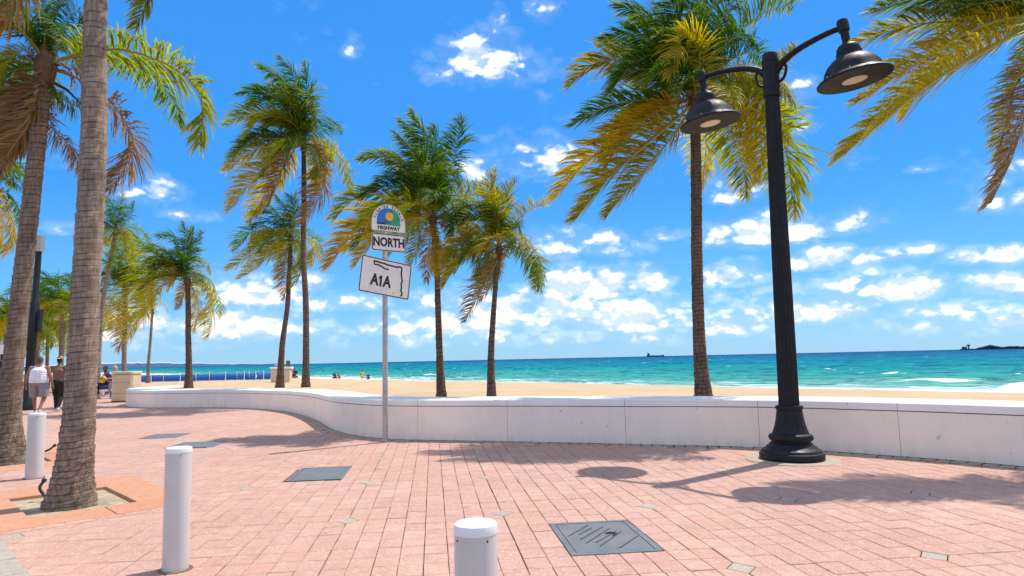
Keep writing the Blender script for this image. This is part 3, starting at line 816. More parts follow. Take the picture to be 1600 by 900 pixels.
# rows of small breakers near the shore: (t, amplitude, width, foam, s range)
for i, (t0, amp, wd, fo) in enumerate([(50.2, .16, 1.1, .9), (57.4, .55, 2.2, 1.5), (66.5, .28, 2.2, .0), (67.0, .34, 2.0, .8), (90, .35, 2.8, .0), (108, .35, 3.0, .0), (128, .4, 3.6, .0), (155, .45, 4, .0), (190, .5, 5, .0)]):
    c = t0 + 0.8 * wob(S, 0.055, i) * (0.6 if i < 2 else 1.5)
    act = np.clip(0.5 + 0.55 * wob(S, 0.035 if i != 1 else 0.02, 20 + i), 0, 1)
    if i == 3: act = np.clip(wob(S, 0.14, 77) - .75, 0, 1)
    if i == 1:
        act = np.clip((18.5 - S + 1.2 * wob(S, .5, 61)) / 3.0, 0, 1) * np.clip((S + 60) / 30, 0, 1) * np.clip(0.95 + .2 * wob(S, 0.3, 55), 0, 1)
    if i == 0: act = np.clip(act + .35, 0, 1)
    x = (T - c) / wd
    Z += amp * act * np.exp(-np.where(x < 0, x * x * 2.2, x * x * 0.7))
    FO = np.maximum(np.clip(FO, 0, 1), fo * np.clip(act * 1.6 - .35, 0, 1) * (0.72 + 0.28 * np.clip(wob(S, 0.9, 90 + i), -1, 1)) * np.exp(-((x + .45) / (1.15 if i == 1 else .75 if i != 3 else .4)) ** 2))
amp = np.clip((T - 50) / 60, 0, 1) * np.exp(-T / 900)
Z += amp * 0.10 * (np.sin(T * 0.55 + .7 * wob(S, .09, 3)) + np.sin(T * .83 + S * .11 + wob(S, .06, 4)) + .7 * np.sin(T * 1.35 - S * .2))
chop = np.random.RandomState(4).randn(*S.shape) * 0.035 * np.exp(-T / 300)
Z += np.where(FO > .3, np.abs(chop) * 2.2, chop * .5)
TW = T + np.interp(S, [-200, 12, 26, 48, 75, 130, 400], [-2.5, -2.5, -3.5, -6.0, -5.0, -1.0, 0.0]) * np.interp(T, [24, 40, 62, 150], [0, 1, 1, 0])
X = SV.x * S + NV.x * TW; Y = SV.y * S + NV.y * TW
ni, nj = S.shape
verts = np.stack([X, Y, Z + SEA], -1).reshape(-1, 3)
ii, jj = np.meshgrid(np.arange(ni - 1), np.arange(nj - 1), indexing='ij'); a = (ii * nj + jj).ravel()
quads = np.stack([a, a + 1, a + nj + 1, a + nj], -1)
me = bpy.data.meshes.new('sea'); me.vertices.add(len(verts)); me.vertices.foreach_set('co', verts.ravel().astype(np.float32))
me.loops.add(quads.size); me.loops.foreach_set('vertex_index', quads.ravel().astype(np.int32))
me.polygons.add(len(quads)); me.polygons.foreach_set('loop_start', np.arange(0, quads.size, 4, dtype=np.int32)); me.polygons.foreach_set('loop_total', np.full(len(quads), 4, dtype=np.int32))
me.update(); me.validate()
sea = link('sea', me, mats=M_water, smooth=True); tag(sea, kind='structure')
if me.polygons[0].normal.z < 0: me.flip_normals()
set_uv(me, np.stack([S.ravel(), T.ravel()], -1))
at_ = me.attributes.new('foam', 'FLOAT', 'POINT'); at_.data.foreach_set('value', FO.ravel().astype(np.float32))

# far land on the horizon
def land(name, pts, h, m, depth, seed):
    r = random.Random(seed); g = G(); n = len(pts)
    top = []
    for k, p in enumerate(pts):
        d = Vector((p[0], p[1], 0)).normalized() * depth; hh = h[k]
        g.v += [(p[0], p[1], SEA - 2), (p[0], p[1], SEA + hh * .8), (p[0] + d.x * .5, p[1] + d.y * .5, SEA + hh), (p[0] + d.x, p[1] + d.y, SEA - 2)]
    for k in range(n - 1):
        for i in range(3):
            g.f.append((k * 4 + i, (k + 1) * 4 + i, (k + 1) * 4 + i + 1, k * 4 + i + 1)); g.m.append(0)
    g.f += [(0, 1, 2, 3), tuple((n - 1) * 4 + i for i in (3, 2, 1, 0))]; g.m += [0, 0]
    o = g.build(name, m); tag(o, kind='structure'); return o
r = random.Random(5)
pts, hs = [], []
for k in range(60):
    px = 1500 + k * 6; p = at(px, 545, 2600.0); pts.append((p.x, p.y))
    hs.append(5.0 + (r.uniform(2, 6) if px > 1525 else 0) + (9 * max(0, 1 - abs(px - 1548) / 16) if px > 1530 else 0) + (2 if px > 1560 else 0))
land('headland', pts, hs, M_far, 220, 1)
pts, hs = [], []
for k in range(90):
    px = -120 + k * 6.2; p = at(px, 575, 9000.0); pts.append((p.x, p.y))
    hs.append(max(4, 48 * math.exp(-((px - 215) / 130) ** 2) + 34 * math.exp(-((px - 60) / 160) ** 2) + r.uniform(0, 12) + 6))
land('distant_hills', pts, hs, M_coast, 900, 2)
p = at(1513.5, 543, 2580.0)
tw = empty('harbour_tower', (p.x, p.y, SEA), 'dark harbour control tower standing at the tip of the far headland', 'tower')
G().lathe([(5, 0), (4.2, 3), (2.6, 6), (2.4, 14)], 10).build('shaft', M_hull, tw)
G().lathe([(2.4, 14), (6.2, 17), (6.2, 20), (4.5, 21)], 10).build('cabin', M_hull, tw)
G().lathe([(.6, 21), (.3, 28)], 6).build('mast', M_hull, tw)
p = at(1507, 544, 2570.0)
sh = empty('harbour_shed', (p.x, p.y, SEA), 'low pale shed beside the tower on the far headland', 'building')
G().box((0, 0, 6), (14, 10, 9), .3).build('wall', M_hull, sh)
G().add([(-8, -6, 10.6), (8, -6, 10.6), (8, 6, 10.6), (-8, 6, 10.6), (-8, 0, 13.5), (8, 0, 13.5)], [(0, 1, 5, 4), (2, 3, 4, 5), (0, 4, 3), (1, 2, 5), (3, 2, 1, 0)]).build('roof', M_far, sh)
p = at(1024, 556, 2900.0)
sp = empty('cargo_ship', (p.x, p.y, SEA), 'long dark cargo ship on the horizon', 'ship', rz=-0.12)
L2 = 37.5
hull = G(); sec = []
for x, bw, sh_ in ((-L2, 4.5, 7.6), (-L2 + 6, 6.5, 6.5), (-10, 7, 5.6), (20, 7, 5.6), (L2 - 7, 5.5, 6.6), (L2, .5, 8.6)):
    sec.append([(x - (2 if x > 30 else 0), -bw * .8, 0), (x, -bw, sh_), (x, bw, sh_), (x - (2 if x > 30 else 0), bw * .8, 0)])
for q in sec: hull.v += q
for k in range(len(sec) - 1):
    for i in range(4):
        j = (i + 1) % 4; hull.f.append((k * 4 + i, (k + 1) * 4 + i, (k + 1) * 4 + j, k * 4 + j)); hull.m.append(0)
hull.f += [(3, 2, 1, 0), (20, 21, 22, 23)]; hull.m += [0, 0]
hull.build('hull', M_hull, sp)
G().box((-L2 + 9, 0, 10.2), (9, 11, 8), taper=.85).box((-L2 + 10, 0, 15), (5, 9, 2.5)).build('superstructure', M_hull, sp)
G().lathe([(1.6, 0), (1.3, 5)], 8, (-L2 + 5.5, 0, 13)).build('funnel', M_hull, sp)
for x in (-8, 8, 22): G().lathe([(.45, 0), (.3, 7)], 6, (x, 0, 5.4)).build('deck_crane', M_hull, sp)

# ------------------------------------------------------------------ palms
WIND = np.array((-0.95, -0.15, -0.05))
COLS = {'g': (0.050, 0.128, 0.008, 0.30), 'm': (0.118, 0.198, 0.011, 0.38), 'y': (0.275, 0.275, 0.014, 0.42), 'o': (0.480, 0.365, 0.020, 0.40), 'b': (0.295, 0.200, 0.085, 0.25)}
def vj(c, rng, k=0.12): return tuple(max(0.004, x * (1 + rng.uniform(-k, k))) for x in c[:3]) + (c[3],)
def frond(parent, origin, pts, colr, seed, lf=0.24, nleaf=62, midrib=True, petiole=0.13, wind=0.35, droop=0.75, wid=0.021):
    rng = np.random.RandomState(seed)
    P, L = resample(catmull(pts, 40), 28)
    P = np.array([tuple(p) for p in P]) - np.array(tuple(origin))
    nleaf = int(nleaf * 1.9); n = nleaf * 2
    t = np.repeat(np.linspace(petiole, 1.0, nleaf), 2); sg = np.tile((1.0, -1.0), nleaf)
    t = np.clip(t + rng.uniform(-.006, .006, n), petiole, 1.0)
    x = t * 27; i0 = np.minimum(x.astype(int), 26); fr = (x - i0)[:, None]
    pos = P[i0] * (1 - fr) + P[i0 + 1] * fr
    tan_all = np.gradient(P, axis=0); tan_all /= np.linalg.norm(tan_all, axis=1)[:, None] + 1e-9
    T = tan_all[i0] * (1 - fr) + tan_all[i0 + 1] * fr; T /= np.linalg.norm(T, axis=1)[:, None]
    ref = np.array((0.15, 0.35, 1.0)); ref /= np.linalg.norm(ref)
    Sd = np.cross(T, ref); nn = np.linalg.norm(Sd, axis=1)[:, None]
    Sd = np.where(nn < .25, np.cross(T, np.array((0.3, 1.0, 0.2))), Sd); Sd /= np.linalg.norm(Sd, axis=1)[:, None]
    N = np.cross(Sd, T); N *= np.sign(N[:, 2:3] + 1e-6)
    u = (t - petiole) / (1 - petiole)
    prof = (0.42 + 0.58 * np.sin(pi * np.clip(u * .78 + .12, 0, 1))) * (1 - .50 * u ** 3)
    l = L * lf * 1.14 * prof * np.where(rng.rand(n) < .10, .55, 1.0) * rng.uniform(.74, 1.16, n)
    ang = np.radians(16 + 46 * u ** 1.4 + rng.normal(0, 8, n))[:, None]
    clump = np.repeat(rng.normal(0, .13, (nleaf // 4 + 1, 3)), 4, axis=0)
    clump = np.repeat(clump[:nleaf], 2, axis=0)
    d = Sd * sg[:, None] * np.cos(ang) + T * np.sin(ang) + N * (0.22 + rng.normal(0, .10, (n, 1))) + WIND * wind * (.6 + .6 * rng.rand(n, 1)) + clump
    d /= np.linalg.norm(d, axis=1)[:, None]
    Gv = np.array((0, 0, -1.0))
    d1 = d + Gv * droop * rng.uniform(.15, .65, (n, 1)) + WIND * wind * .3
    d1 /= np.linalg.norm(d1, axis=1)[:, None]
    d2 = d1 + Gv * droop * rng.uniform(.2, 1.0, (n, 1)) + WIND * wind * .35
    d2 /= np.linalg.norm(d2, axis=1)[:, None]
    l = l[:, None]
    p1 = pos + d * l * .38; p2 = p1 + d1 * l * .34; p3 = p2 + d2 * l * .30
    wv = T - d * np.sum(T * d, axis=1)[:, None]; wv /= np.linalg.norm(wv, axis=1)[:, None] + 1e-9
    wv = wv + N * rng.normal(0, .35, (n, 1)); wv /= np.linalg.norm(wv, axis=1)[:, None]
    ww = (wid * 0.88 * L / 4.0 * (.75 + .5 * prof))[:, None]
    V = np.stack([pos - wv * ww * .45, pos + wv * ww * .45, p1 - wv * ww, p1 + wv * ww, p2 - wv * ww * .7, p2 + wv * ww * .7, p3], axis=1).reshape(-1, 3)
    base = np.arange(n) * 7
    faces = np.concatenate([np.stack([base, base + 1, base + 3, base + 2], -1), np.stack([base + 2, base + 3, base + 5, base + 4], -1)]).tolist()
    faces += np.stack([base + 4, base + 5, base + 6], -1).tolist()
    al = np.stack([np.zeros(n), np.zeros(n), np.full(n, .38), np.full(n, .38), np.full(n, .72), np.full(n, .72), np.ones(n)], 1)
    al = np.clip(al * (0.55 + .45 * u[:, None]) + (u[:, None] - .75).clip(0) * 1.3, 0, 1.2)
    tone = np.repeat(np.clip(rng.normal(.5, .17, n) + np.repeat(rng.normal(0, .08, nleaf), 2), 0, 1), 7)
    nv = len(V)
    rg = G(); rr = 0.024 * L / 4.0 * (1.0 if midrib else 0.9)
    rg.tube([tuple(p) for p in P[::3]], [rr * (1.5 * (1 - k / 9) ** 1.2 + .18) for k in range(len(P[::3]))], 5)
    me = bpy.data.meshes.new('frond')
    if midrib:
        me.from_pydata(V.tolist(), [], faces)
    else:
        me.from_pydata(V.tolist() + rg.v, [], faces + [tuple(i + nv for i in f) for f in rg.f])
        al = np.concatenate([al.ravel(), np.zeros(len(rg.v))]); tone = np.concatenate([tone, np.full(len(rg.v), .55)])
    me.update()
    a = me.attributes.new('along', 'FLOAT', 'POINT'); a.data.foreach_set('value', al.ravel().astype(np.float32))
    a = me.attributes.new('tone', 'FLOAT', 'POINT'); a.data.foreach_set('value', tone.astype(np.float32))
    o = link('frond', me, parent, mats=M_leaf); o.color = colr
    if midrib:
        m = rg.build('midrib', M_rachis, o, smooth=50); m.color = colr
    return o
def trunk(parent, origin, pts, radii, nside=14, ring=0.10, seed=1, tint=(1, 1, 1)):
    """pts world points bottom to top; radii at the same points"""
    rng = np.random.RandomState(seed)
    P, L = resample(catmull(pts, 60), 60)
    nr = int(L / ring); vs, uv, fs = [], [], []
    rp = np.linspace(0, 1, len(radii)); rows = 0
    ph = rng.rand(nr + 2) * 6.28; rj = rng.normal(0, .018, nr + 2)
    for k in range(nr):
        for f in (0.0, 0.82):
            q = (k + f) / nr; x = q * 59; i = min(int(x), 58); p = P[i].lerp(P[i + 1], x - i) - origin
            r = float(np.interp(q, rp, radii)) * (1 + rj[k]) * (1.0 if f else 0.955)
            hgt = q * L; r *= 1 + 0.62 * math.exp(-hgt / 0.32)
            for s in range(nside + 1):
                a = 2 * pi * s / nside
                rr = r * (1 + .02 * sin(3 * a + ph[k]) + .035 * math.exp(-hgt / .5) * sin(7 * a + 1.3))
                vs.append((p.x + rr * cos(a), p.y + rr * sin(a), p.z + ring * .22 * sin(a + ph[k] * .3) )); uv.append((s / nside, k + f))
            rows += 1
    m = nside + 1
    for k in range(rows - 1):
        for s in range(nside): fs.append((k * m + s, k * m + s + 1, (k + 1) * m + s + 1, (k + 1) * m + s))
    fs.append(tuple((rows - 1) * m + s for s in range(nside)))
    me = bpy.data.meshes.new('trunk'); me.from_pydata(vs, [], fs); me.update(); set_uv(me, uv)
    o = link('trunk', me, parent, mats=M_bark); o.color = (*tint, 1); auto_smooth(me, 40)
    return o
def crown_core(parent, c, r, seed, stubs=9):
    q_ = r / 0.13
    g = G(); rng = random.Random(seed)
    g.lathe([(r * .95, -.42 * q_), (r * 1.25, -.18 * q_), (r * 1.5, .05 * q_), (r * 1.15, .28 * q_), (r * .5, .52 * q_), (.01, .7 * q_)], 10, tuple(c))
    for k in range(stubs):
        a = k * 2.4 + rng.uniform(-.3, .3); z = rng.uniform(-.25, .2) * q_; ln = rng.uniform(.22, .55) * q_
        d = Vector((cos(a), sin(a), rng.uniform(-.5, .5)))
        p = Vector(c) + Vector((cos(a) * r * 1.1, sin(a) * r * 1.1, z))
        g.tube([p, p + d * ln * .5, p + d * ln + Vector((0, 0, -.12 * q_))], [.06 * q_, .045 * q_, .02 * q_], 5, squash=.5)
    return g.build('crown_fibre', M_fibre, parent, smooth=40)
def palm(label, base, crown_px, depth, tpx, radii, spec, seed=1, lf=0.24, nleaf=62, midrib=False, nside=14, ring=0.10, extra=0, elen=3.6, tint=(1, 1, 1), group='coconut palms along the promenade', name='palm_tree', droop=.62, wind=.50, nuts=0, wid=0.021):
    rng = random.Random(seed)
    C = at(crown_px[0], crown_px[1], depth)
    base = Vector(base)
    root = empty(name, tuple(base), label, 'palm tree', group)
    tp = [base]
    n = len(tpx)
    for k, q in enumerate(tpx): tp.append(at(q[0], q[1], base.y + (depth - base.y) * (k + 1) / (n + 1)))
    tp.append(C)
    trunk(root, base, tp, radii, nside, ring, seed, tint)
    crown_core(root, C - base, radii[-1], seed, 9)
    ppm = depth / FOC
    for k, sp in enumerate(spec):
        pts, c = sp[0], sp[1]; dz = sp[2] if len(sp) > 2 else rng.uniform(-1, 1)
        kw = sp[3] if len(sp) > 3 else {}
        full = [crown_px] + list(pts); L = sum(sqrt((a[0] - b2[0]) ** 2 + (a[1] - b2[1]) ** 2) for a, b2 in zip(full, full[1:])) * ppm
        W = [C + Vector((0, 0, .08))]
        for i, q in enumerate(pts):
            f = (i + 1) / len(pts)
            W.append(at(q[0], q[1], depth + dz * L * .42 * f))
        args = dict(lf=lf, nleaf=nleaf, midrib=midrib, droop=droop, wind=wind, wid=wid); args.update(kw)
        frond(root, base, W, vj(COLS[c], rng), seed * 100 + k, **args)
    for k in range(extra):                       # fronds towards and away from the viewer
        a = k * 2.39996 + seed; e = radians(rng.uniform(-10, 78))
        d = Vector((cos(a) * cos(e), sin(a) * cos(e), sin(e))); L = elen * rng.uniform(.75, 1.05)
        p = C + Vector((0, 0, .1)); W = [p.copy()]
        for q in range(6):
            d = (d + Vector((-.11, -.02, -.17 - .06 * q))).normalized(); p = p + d * L / 6; W.append(p.copy())
        c = 'g' if e > radians(45) else rng.choice(['g', 'm', 'y'] if e > radians(15) else ['m', 'y', 'o'])
        frond(root, base, W, vj(COLS[c], rng), seed * 100 + 60 + k, lf=lf, nleaf=nleaf, midrib=midrib, droop=droop, wind=wind, wid=wid)
    for k in range(nuts):
        a = k * 2.1 + seed
        q_ = radii[-1] / .11
        p = C - base + Vector((cos(a) * .22, sin(a) * .22 - .1, -.12 - .1 * (k % 3))) * q_
        G().sphere(p, (.11 * q_, .11 * q_, .14 * q_), 8, 6).build('coconut', M_coconut, root, smooth=60)
    return root
def X(lst, ox, oy, k):                          # crop coordinates -> photograph coordinates
    return [(ox + a / k, oy + b2 / k) for a, b2 in lst]
def sand_base(px, py, depth):
    p = at(px, py, depth); t = p.dot(NV)
    return (p.x, p.y, 0.50 if depth < 40 else min(sand_z(t), p.z) - 0.03)

# tall slender palm blown to the left
D = lambda l: X(l, 330, 70, 3.2125)
palm('tall slender palm behind the wall with wind-bent crown above a shorter palm', sand_base(478, 603, 25.0), (474.5, 230), 25.0, [(478, 480), (474, 400), (475, 320)], [.135, .115, .105, .10, .085], [
  (D([(440, 330), (360, 180), (245, 108)]), 'g', .4), (D([(450, 300), (410, 150), (345, 60)]), 'g', -.5), (D([(472, 330), (482, 200), (474, 95)]), 'g', .3),
  (D([(462, 330), (470, 250), (515, 300), (528, 410)]), 'm', -.6), (D([(440, 360), (380, 270), (290, 250), (190, 320)]), 'g', .5), (D([(420, 400), (330, 270), (220, 230), (140, 250)]), 'g', -.3),
  (D([(430, 410), (330, 360), (240, 380), (170, 460)]), 'y', -.9), (D([(420, 440), (310, 350), (180, 350), (75, 400)]), 'y', .3), (D([(400, 490), (300, 500), (180, 550), (70, 630)]), 'o', .2),
  (D([(410, 500), (330, 560), (200, 690), (90, 830)]), 'o', -.4), (D([(420, 520), (360, 620), (270, 750), (195, 885)]), 'o', .6), (D([(440, 500), (390, 540), (330, 700), (290, 800)]), 'b', -.8),
  (D([(520, 500), (600, 520), (680, 620), (712, 745)]), 'y', .2), (D([(510, 505), (575, 560), (560, 720), (465, 895)]), 'b', -.3), (D([(490, 500), (550, 520), (570, 620), (530, 740)]), 'o', .8),
  (D([(420, 470), (320, 470), (200, 490), (95, 570)]), 'm', -.5), (D([(450, 380), (400, 300), (360, 230), (290, 200)]), 'm', -1.)],
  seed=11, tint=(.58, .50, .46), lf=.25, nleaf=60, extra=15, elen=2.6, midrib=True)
E_ = lambda l: X(l, 340, 280, 4.2833)
palm('short palm leaning beside the tall slender palm with gold lower fronds', sand_base(437, 603, 26.0), (454.5, 376), 26.0, [(441, 540), (449, 480), (452, 430)], [.14, .112, .098, .09, .08], [
  (E_([(440, 330), (330, 210), (215, 240)]), 'g', .4), (E_([(470, 320), (440, 180), (390, 110)]), 'g', -.4), (E_([(495, 300), (515, 180), (530, 95)]), 'm', .3), (E_([(500, 330), (490, 240), (440, 250)]), 'y', -.9),
  (E_([(420, 370), (300, 340), (190, 380), (110, 480)]), 'm', .5), (E_([(440, 370), (340, 350), (270, 390), (215, 440)]), 'o', -.5), (E_([(420, 430), (270, 480), (150, 560), (70, 605)]), 'o', .1),
  (E_([(430, 440), (330, 530), (220, 620), (145, 665)]), 'o', -.3), (E_([(470, 440), (440, 550), (390, 670)]), 'o', .2), (E_([(510, 430), (560, 520), (550, 640), (505, 715)]), 'y', -.4),
  (E_([(560, 390), (650, 420), (655, 500), (600, 590)]), 'o', .2), (E_([(540, 370), (600, 340), (640, 355)]), 'm', .5), (E_([(490, 470), (470, 600), (450, 800)]), 'b', .0),
  (E_([(430, 330), (330, 280), (230, 330)]), 'g', -.2), (E_([(450, 310), (380, 200), (300, 170)]), 'g', .8)],
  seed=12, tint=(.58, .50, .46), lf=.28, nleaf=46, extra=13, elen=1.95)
F_ = lambda l: X(l, 500, 160, 3.0)
palm('bushy green and gold palm directly right of the road sign', sand_base(690, 617, 15.3), (676.5, 345), 15.3, [(687, 560), (684, 470), (683, 430)], [.10, .080, .070, .066, .066], [
  (F_([(430, 470), (270, 430), (150, 460), (60, 540)]), 'y', .3), (F_([(440, 490), (330, 500), (170, 600), (40, 770)]), 'o', -.3), (F_([(480, 430), (380, 300), (280, 250), (190, 270)]), 'm', .5),
  (F_([(500, 420), (450, 260), (350, 140)]), 'm', -.5), (F_([(510, 400), (490, 230), (380, 80)]), 'g', .6), (F_([(520, 400), (510, 220), (430, 40)]), 'g', -.2), (F_([(530, 400), (545, 250), (540, 110)]), 'g', .8),
  (F_([(570, 420), (625, 270), (665, 75)]), 'g', .2), (F_([(565, 440), (610, 350), (640, 310), (660, 400)]), 'm', -.7), (F_([(480, 440), (400, 360), (320, 350), (255, 385)]), 'g', -.4),
  (F_([(500, 430), (440, 330), (380, 270), (300, 220)]), 'y', .9), (F_([(590, 440), (680, 440), (780, 420), (900, 455)]), 'y', .4, {'droop': .5}), (F_([(470, 600), (450, 700), (415, 780)]), 'y', -.3),
  (F_([(540, 620), (560, 720), (555, 810)]), 'o', -.6, {'wind': .1}), (F_([(580, 570), (610, 640), (590, 760)]), 'o', .2, {'wind': .1}), (F_([(515, 620), (510, 720), (500, 840)]), 'b', .3, {'wind': .1}),
  (F_([(430, 540), (320, 530), (220, 590), (120, 700)]), 'o', .5), (F_([(530, 610), (540, 680), (530, 790)]), 'o', -.9, {'wind': .1}), (F_([(500, 480), (430, 420), (380, 420), (320, 470)]), 'm', -1.)],
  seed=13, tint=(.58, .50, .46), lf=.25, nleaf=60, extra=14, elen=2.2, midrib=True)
G_ = lambda l: X(l, 680, 250, 3.4632)
palm('slightly curved palm with coconuts beside the bushy palm right of the sign', sand_base(768, 618, 14.9), (780, 392), 14.9, [(767, 560), (771, 490), (775, 440)], [.092, .078, .066, .058, .055], [
  (G_([(330, 320), (240, 240), (120, 260), (60, 290)]), 'y', .4), (G_([(340, 330), (300, 150), (330, 60)]), 'y', -.6, {'droop': .3}), (G_([(360, 300), (380, 180), (440, 120)]), 'y', .5, {'droop': .3}), (G_([(320, 340), (220, 290), (130, 330), (85, 420)]), 'g', .5),
  (G_([(320, 420), (230, 380), (120, 450), (45, 560)]), 'o', -.3), (G_([(310, 480), (220, 490), (120, 560), (55, 640)]), 'o', .3), (G_([(390, 390), (460, 310), (530, 260), (610, 228)]), 'y', .1),
  (G_([(430, 450), (520, 470), (570, 570), (545, 690)]), 'y', .2), (G_([(330, 560), (260, 680), (165, 870)]), 'b', -.2), (G_([(360, 300), (370, 200), (300, 130)]), 'm', .8), (G_([(340, 340), (300, 260), (220, 250)]), 'g', -.7),
  (G_([(330, 520), (310, 640), (250, 760)]), 'b', .5), (G_([(400, 400), (440, 340), (470, 400)]), 'g', -.8), (G_([(340, 280), (330, 200), (230, 180)]), 'y', .3, {'droop': .3})],
  seed=14, tint=(.58, .50, .46), lf=.27, nleaf=50, extra=12, elen=1.7, midrib=True, nuts=6)
H_ = lambda l: X(l, 860, 0, 2.4326)
palm('large palm behind the street lamp with gold drooping fronds', sand_base(1100, 622, 13.3), (1086, 165), 13.3, [(1093, 540), (1089, 420), (1088, 300)], [.145, .12, .113, .11, .10], [
  (H_([(440, 320), (300, 240), (170, 240), (70, 330)]), 'y', .3), (H_([(430, 380), (320, 385), (200, 410), (80, 480)]), 'm', -.2), (H_([(470, 420), (320, 490), (140, 610), (20, 750)]), 'o', .2),
  (H_([(470, 460), (330, 580), (220, 680), (100, 830)]), 'y', -.4), (H_([(490, 480), (400, 600), (310, 700), (215, 820)]), 'y', .3), (H_([(440, 280), (340, 190), (190, 170)]), 'm', .6), (H_([(450, 250), (340, 130), (190, 150)]), 'g', -.6),
  (H_([(480, 220), (400, 80), (250, 20)]), 'g', .4), (H_([(510, 200), (470, 30), (400, -90)]), 'g', -.3), (H_([(545, 180), (540, 20), (510, -110)]), 'm', .2), (H_([(570, 180), (620, 10), (640, -120)]), 'g', .5),
  (H_([(590, 230), (660, 60), (760, -60)]), 'g', -.4), (H_([(600, 260), (720, 120), (830, 40), (930, 20)]), 'm', .2), (H_([(600, 300), (700, 220), (780, 200), (830, 260)]), 'g', .7), (H_([(560, 300), (565, 190), (500, 140), (455, 290)]), 'o', -1.1),
  (H_([(640, 350), (740, 300), (850, 290), (930, 180)]), 'y', -.5), (H_([(630, 380), (750, 390), (880, 520), (930, 810)]), 'y', .3), (H_([(620, 400), (720, 410), (800, 520), (790, 690)]), 'o', -.4), (H_([(630, 370), (740, 350), (840, 400), (900, 520)]), 'm', .8),
  (H_([(500, 300), (420, 200), (300, 260), (230, 350)]), 'g', -.9), (H_([(520, 240), (450, 130), (320, 60)]), 'g', 1.), (H_([(610, 240), (690, 150), (740, 130), (790, 180)]), 'g', -1.)],
  seed=15, tint=(.58, .50, .46), lf=.24, nleaf=74, extra=15, elen=2.6, midrib=True, nside=18, ring=.075, wid=.019)
J_ = lambda l: X(l, 130, 280, 3.0)
palm('short palm behind the far end of the wall with fronds hanging to the right', sand_base(295, 606, 27.6), (293, 440), 27.6, [(295, 560), (294, 520), (294, 480)], [.15, .12, .112, .105, .095], [
  (J_([(430, 400), (310, 330), (225, 240)]), 'm', .3), (J_([(440, 400), (380, 330), (265, 335)]), 'm', -.5), (J_([(460, 380), (430, 270), (350, 270)]), 'g', .4), (J_([(485, 380), (490, 280), (470, 205)]), 'g', -.3), (J_([(500, 390), (530, 310), (560, 250)]), 'g', .2),
  (J_([(500, 380), (510, 300), (520, 230)]), 'g', .8), (J_([(440, 420), (370, 370), (290, 400)]), 'y', -.8), (J_([(430, 470), (340, 520), (260, 640), (205, 750)]), 'o', .1), (J_([(420, 440), (320, 440), (240, 500), (180, 560)]), 'y', .5),
  (J_([(540, 420), (580, 390), (600, 440)]), 'y', .1), (J_([(550, 480), (610, 560), (590, 735)]), 'o', -.3), (J_([(560, 475), (630, 540), (650, 640)]), 'y', .3), (J_([(510, 510), (540, 600), (515, 710)]), 'o', .4), (J_([(470, 520), (460, 560), (440, 610)]), 'b', -.2),
  (J_([(430, 440), (330, 500), (290, 640)]), 'o', -.6), (J_([(450, 420), (380, 400), (320, 430), (250, 560)]), 'y', .9)],
  seed=16, tint=(.58, .50, .46), lf=.30, nleaf=44, extra=11, elen=2.0)
palm('thin distant palm standing on the beach beside the short palm', sand_base(231, 598, 54), (238, 487), 54, [(232, 570), (234, 545), (236, 520)], [.13, .12, .11, .10, .10], [
  (J_([(280, 600), (230, 600), (180, 680)]), 'o', .3), (J_([(290, 590), (240, 560), (200, 570)]), 'y', -.4), (J_([(320, 580), (310, 520), (270, 500)]), 'y', .4), (J_([(340, 600), (380, 580), (400, 620)]), 'o', .2), (J_([(325, 570), (340, 520), (370, 510)]), 'm', -.3),
  (J_([(300, 640), (260, 680), (230, 740)]), 'o', .0)], seed=17, lf=.32, nleaf=30, extra=3, elen=2.6)
palm('medium palm with yellow crown just right of the nearest trunk', (at(194, 592, 46).x, 46, 0), (196, 455), 46, [(194, 560), (195, 520), (196, 490)], [.19, .16, .15, .14, .13], [
  (J_([(170, 400), (90, 340)]), 'm', .3), (J_([(215, 450), (250, 330), (215, 270), (245, 400)]), 'y', -.4), (J_([(150, 440), (80, 450)]), 'y', .4), (J_([(150, 540), (75, 640)]), 'o', -.3), (J_([(170, 580), (150, 690), (100, 710)]), 'o', .2), (J_([(190, 600), (185, 720), (165, 800)]), 'b', 0),
  (J_([(190, 420), (150, 310), (80, 290)]), 'm', .7), (J_([(240, 520), (280, 540), (290, 620)]), 'o', .4), (J_([(200, 400), (190, 310), (160, 240)]), 'm', -.6), (J_([(150, 480), (90, 490), (60, 560)]), 'y', -.8), (J_([(160, 450), (100, 380), (60, 400)]), 'g', -.3)],
  seed=18, lf=.30, nleaf=40, extra=9, elen=3.2, group='coconut palms on the paving')
palm('taller palm showing just past the nearest trunk with pale green upper fronds', (at(152, 600, 41).x, 41, 0), (181, 362), 41, [(155, 540), (160, 480), (170, 420)], [.18, .15, .14, .13, .12], [
  (J_([(140, 180), (105, 80)]), 'm', .3), (J_([(165, 160), (185, 65)]), 'm', -.3), (J_([(185, 210), (225, 170), (243, 105)]), 'm', .4), (J_([(110, 220), (60, 250), (20, 330)]), 'y', -.3), (J_([(130, 180), (80, 130)]), 'm', .8), (J_([(190, 250), (205, 240), (190, 290)]), 'o', .3),
  (J_([(120, 280), (70, 330), (40, 420)]), 'o', .2), (J_([(150, 170), (130, 110), (60, 80)]), 'g', -.7), (J_([(155, 320), (150, 370), (120, 420)]), 'y', -.2)], seed=19, lf=.32, nleaf=40, extra=9, elen=2.8, group='coconut palms on the paving')

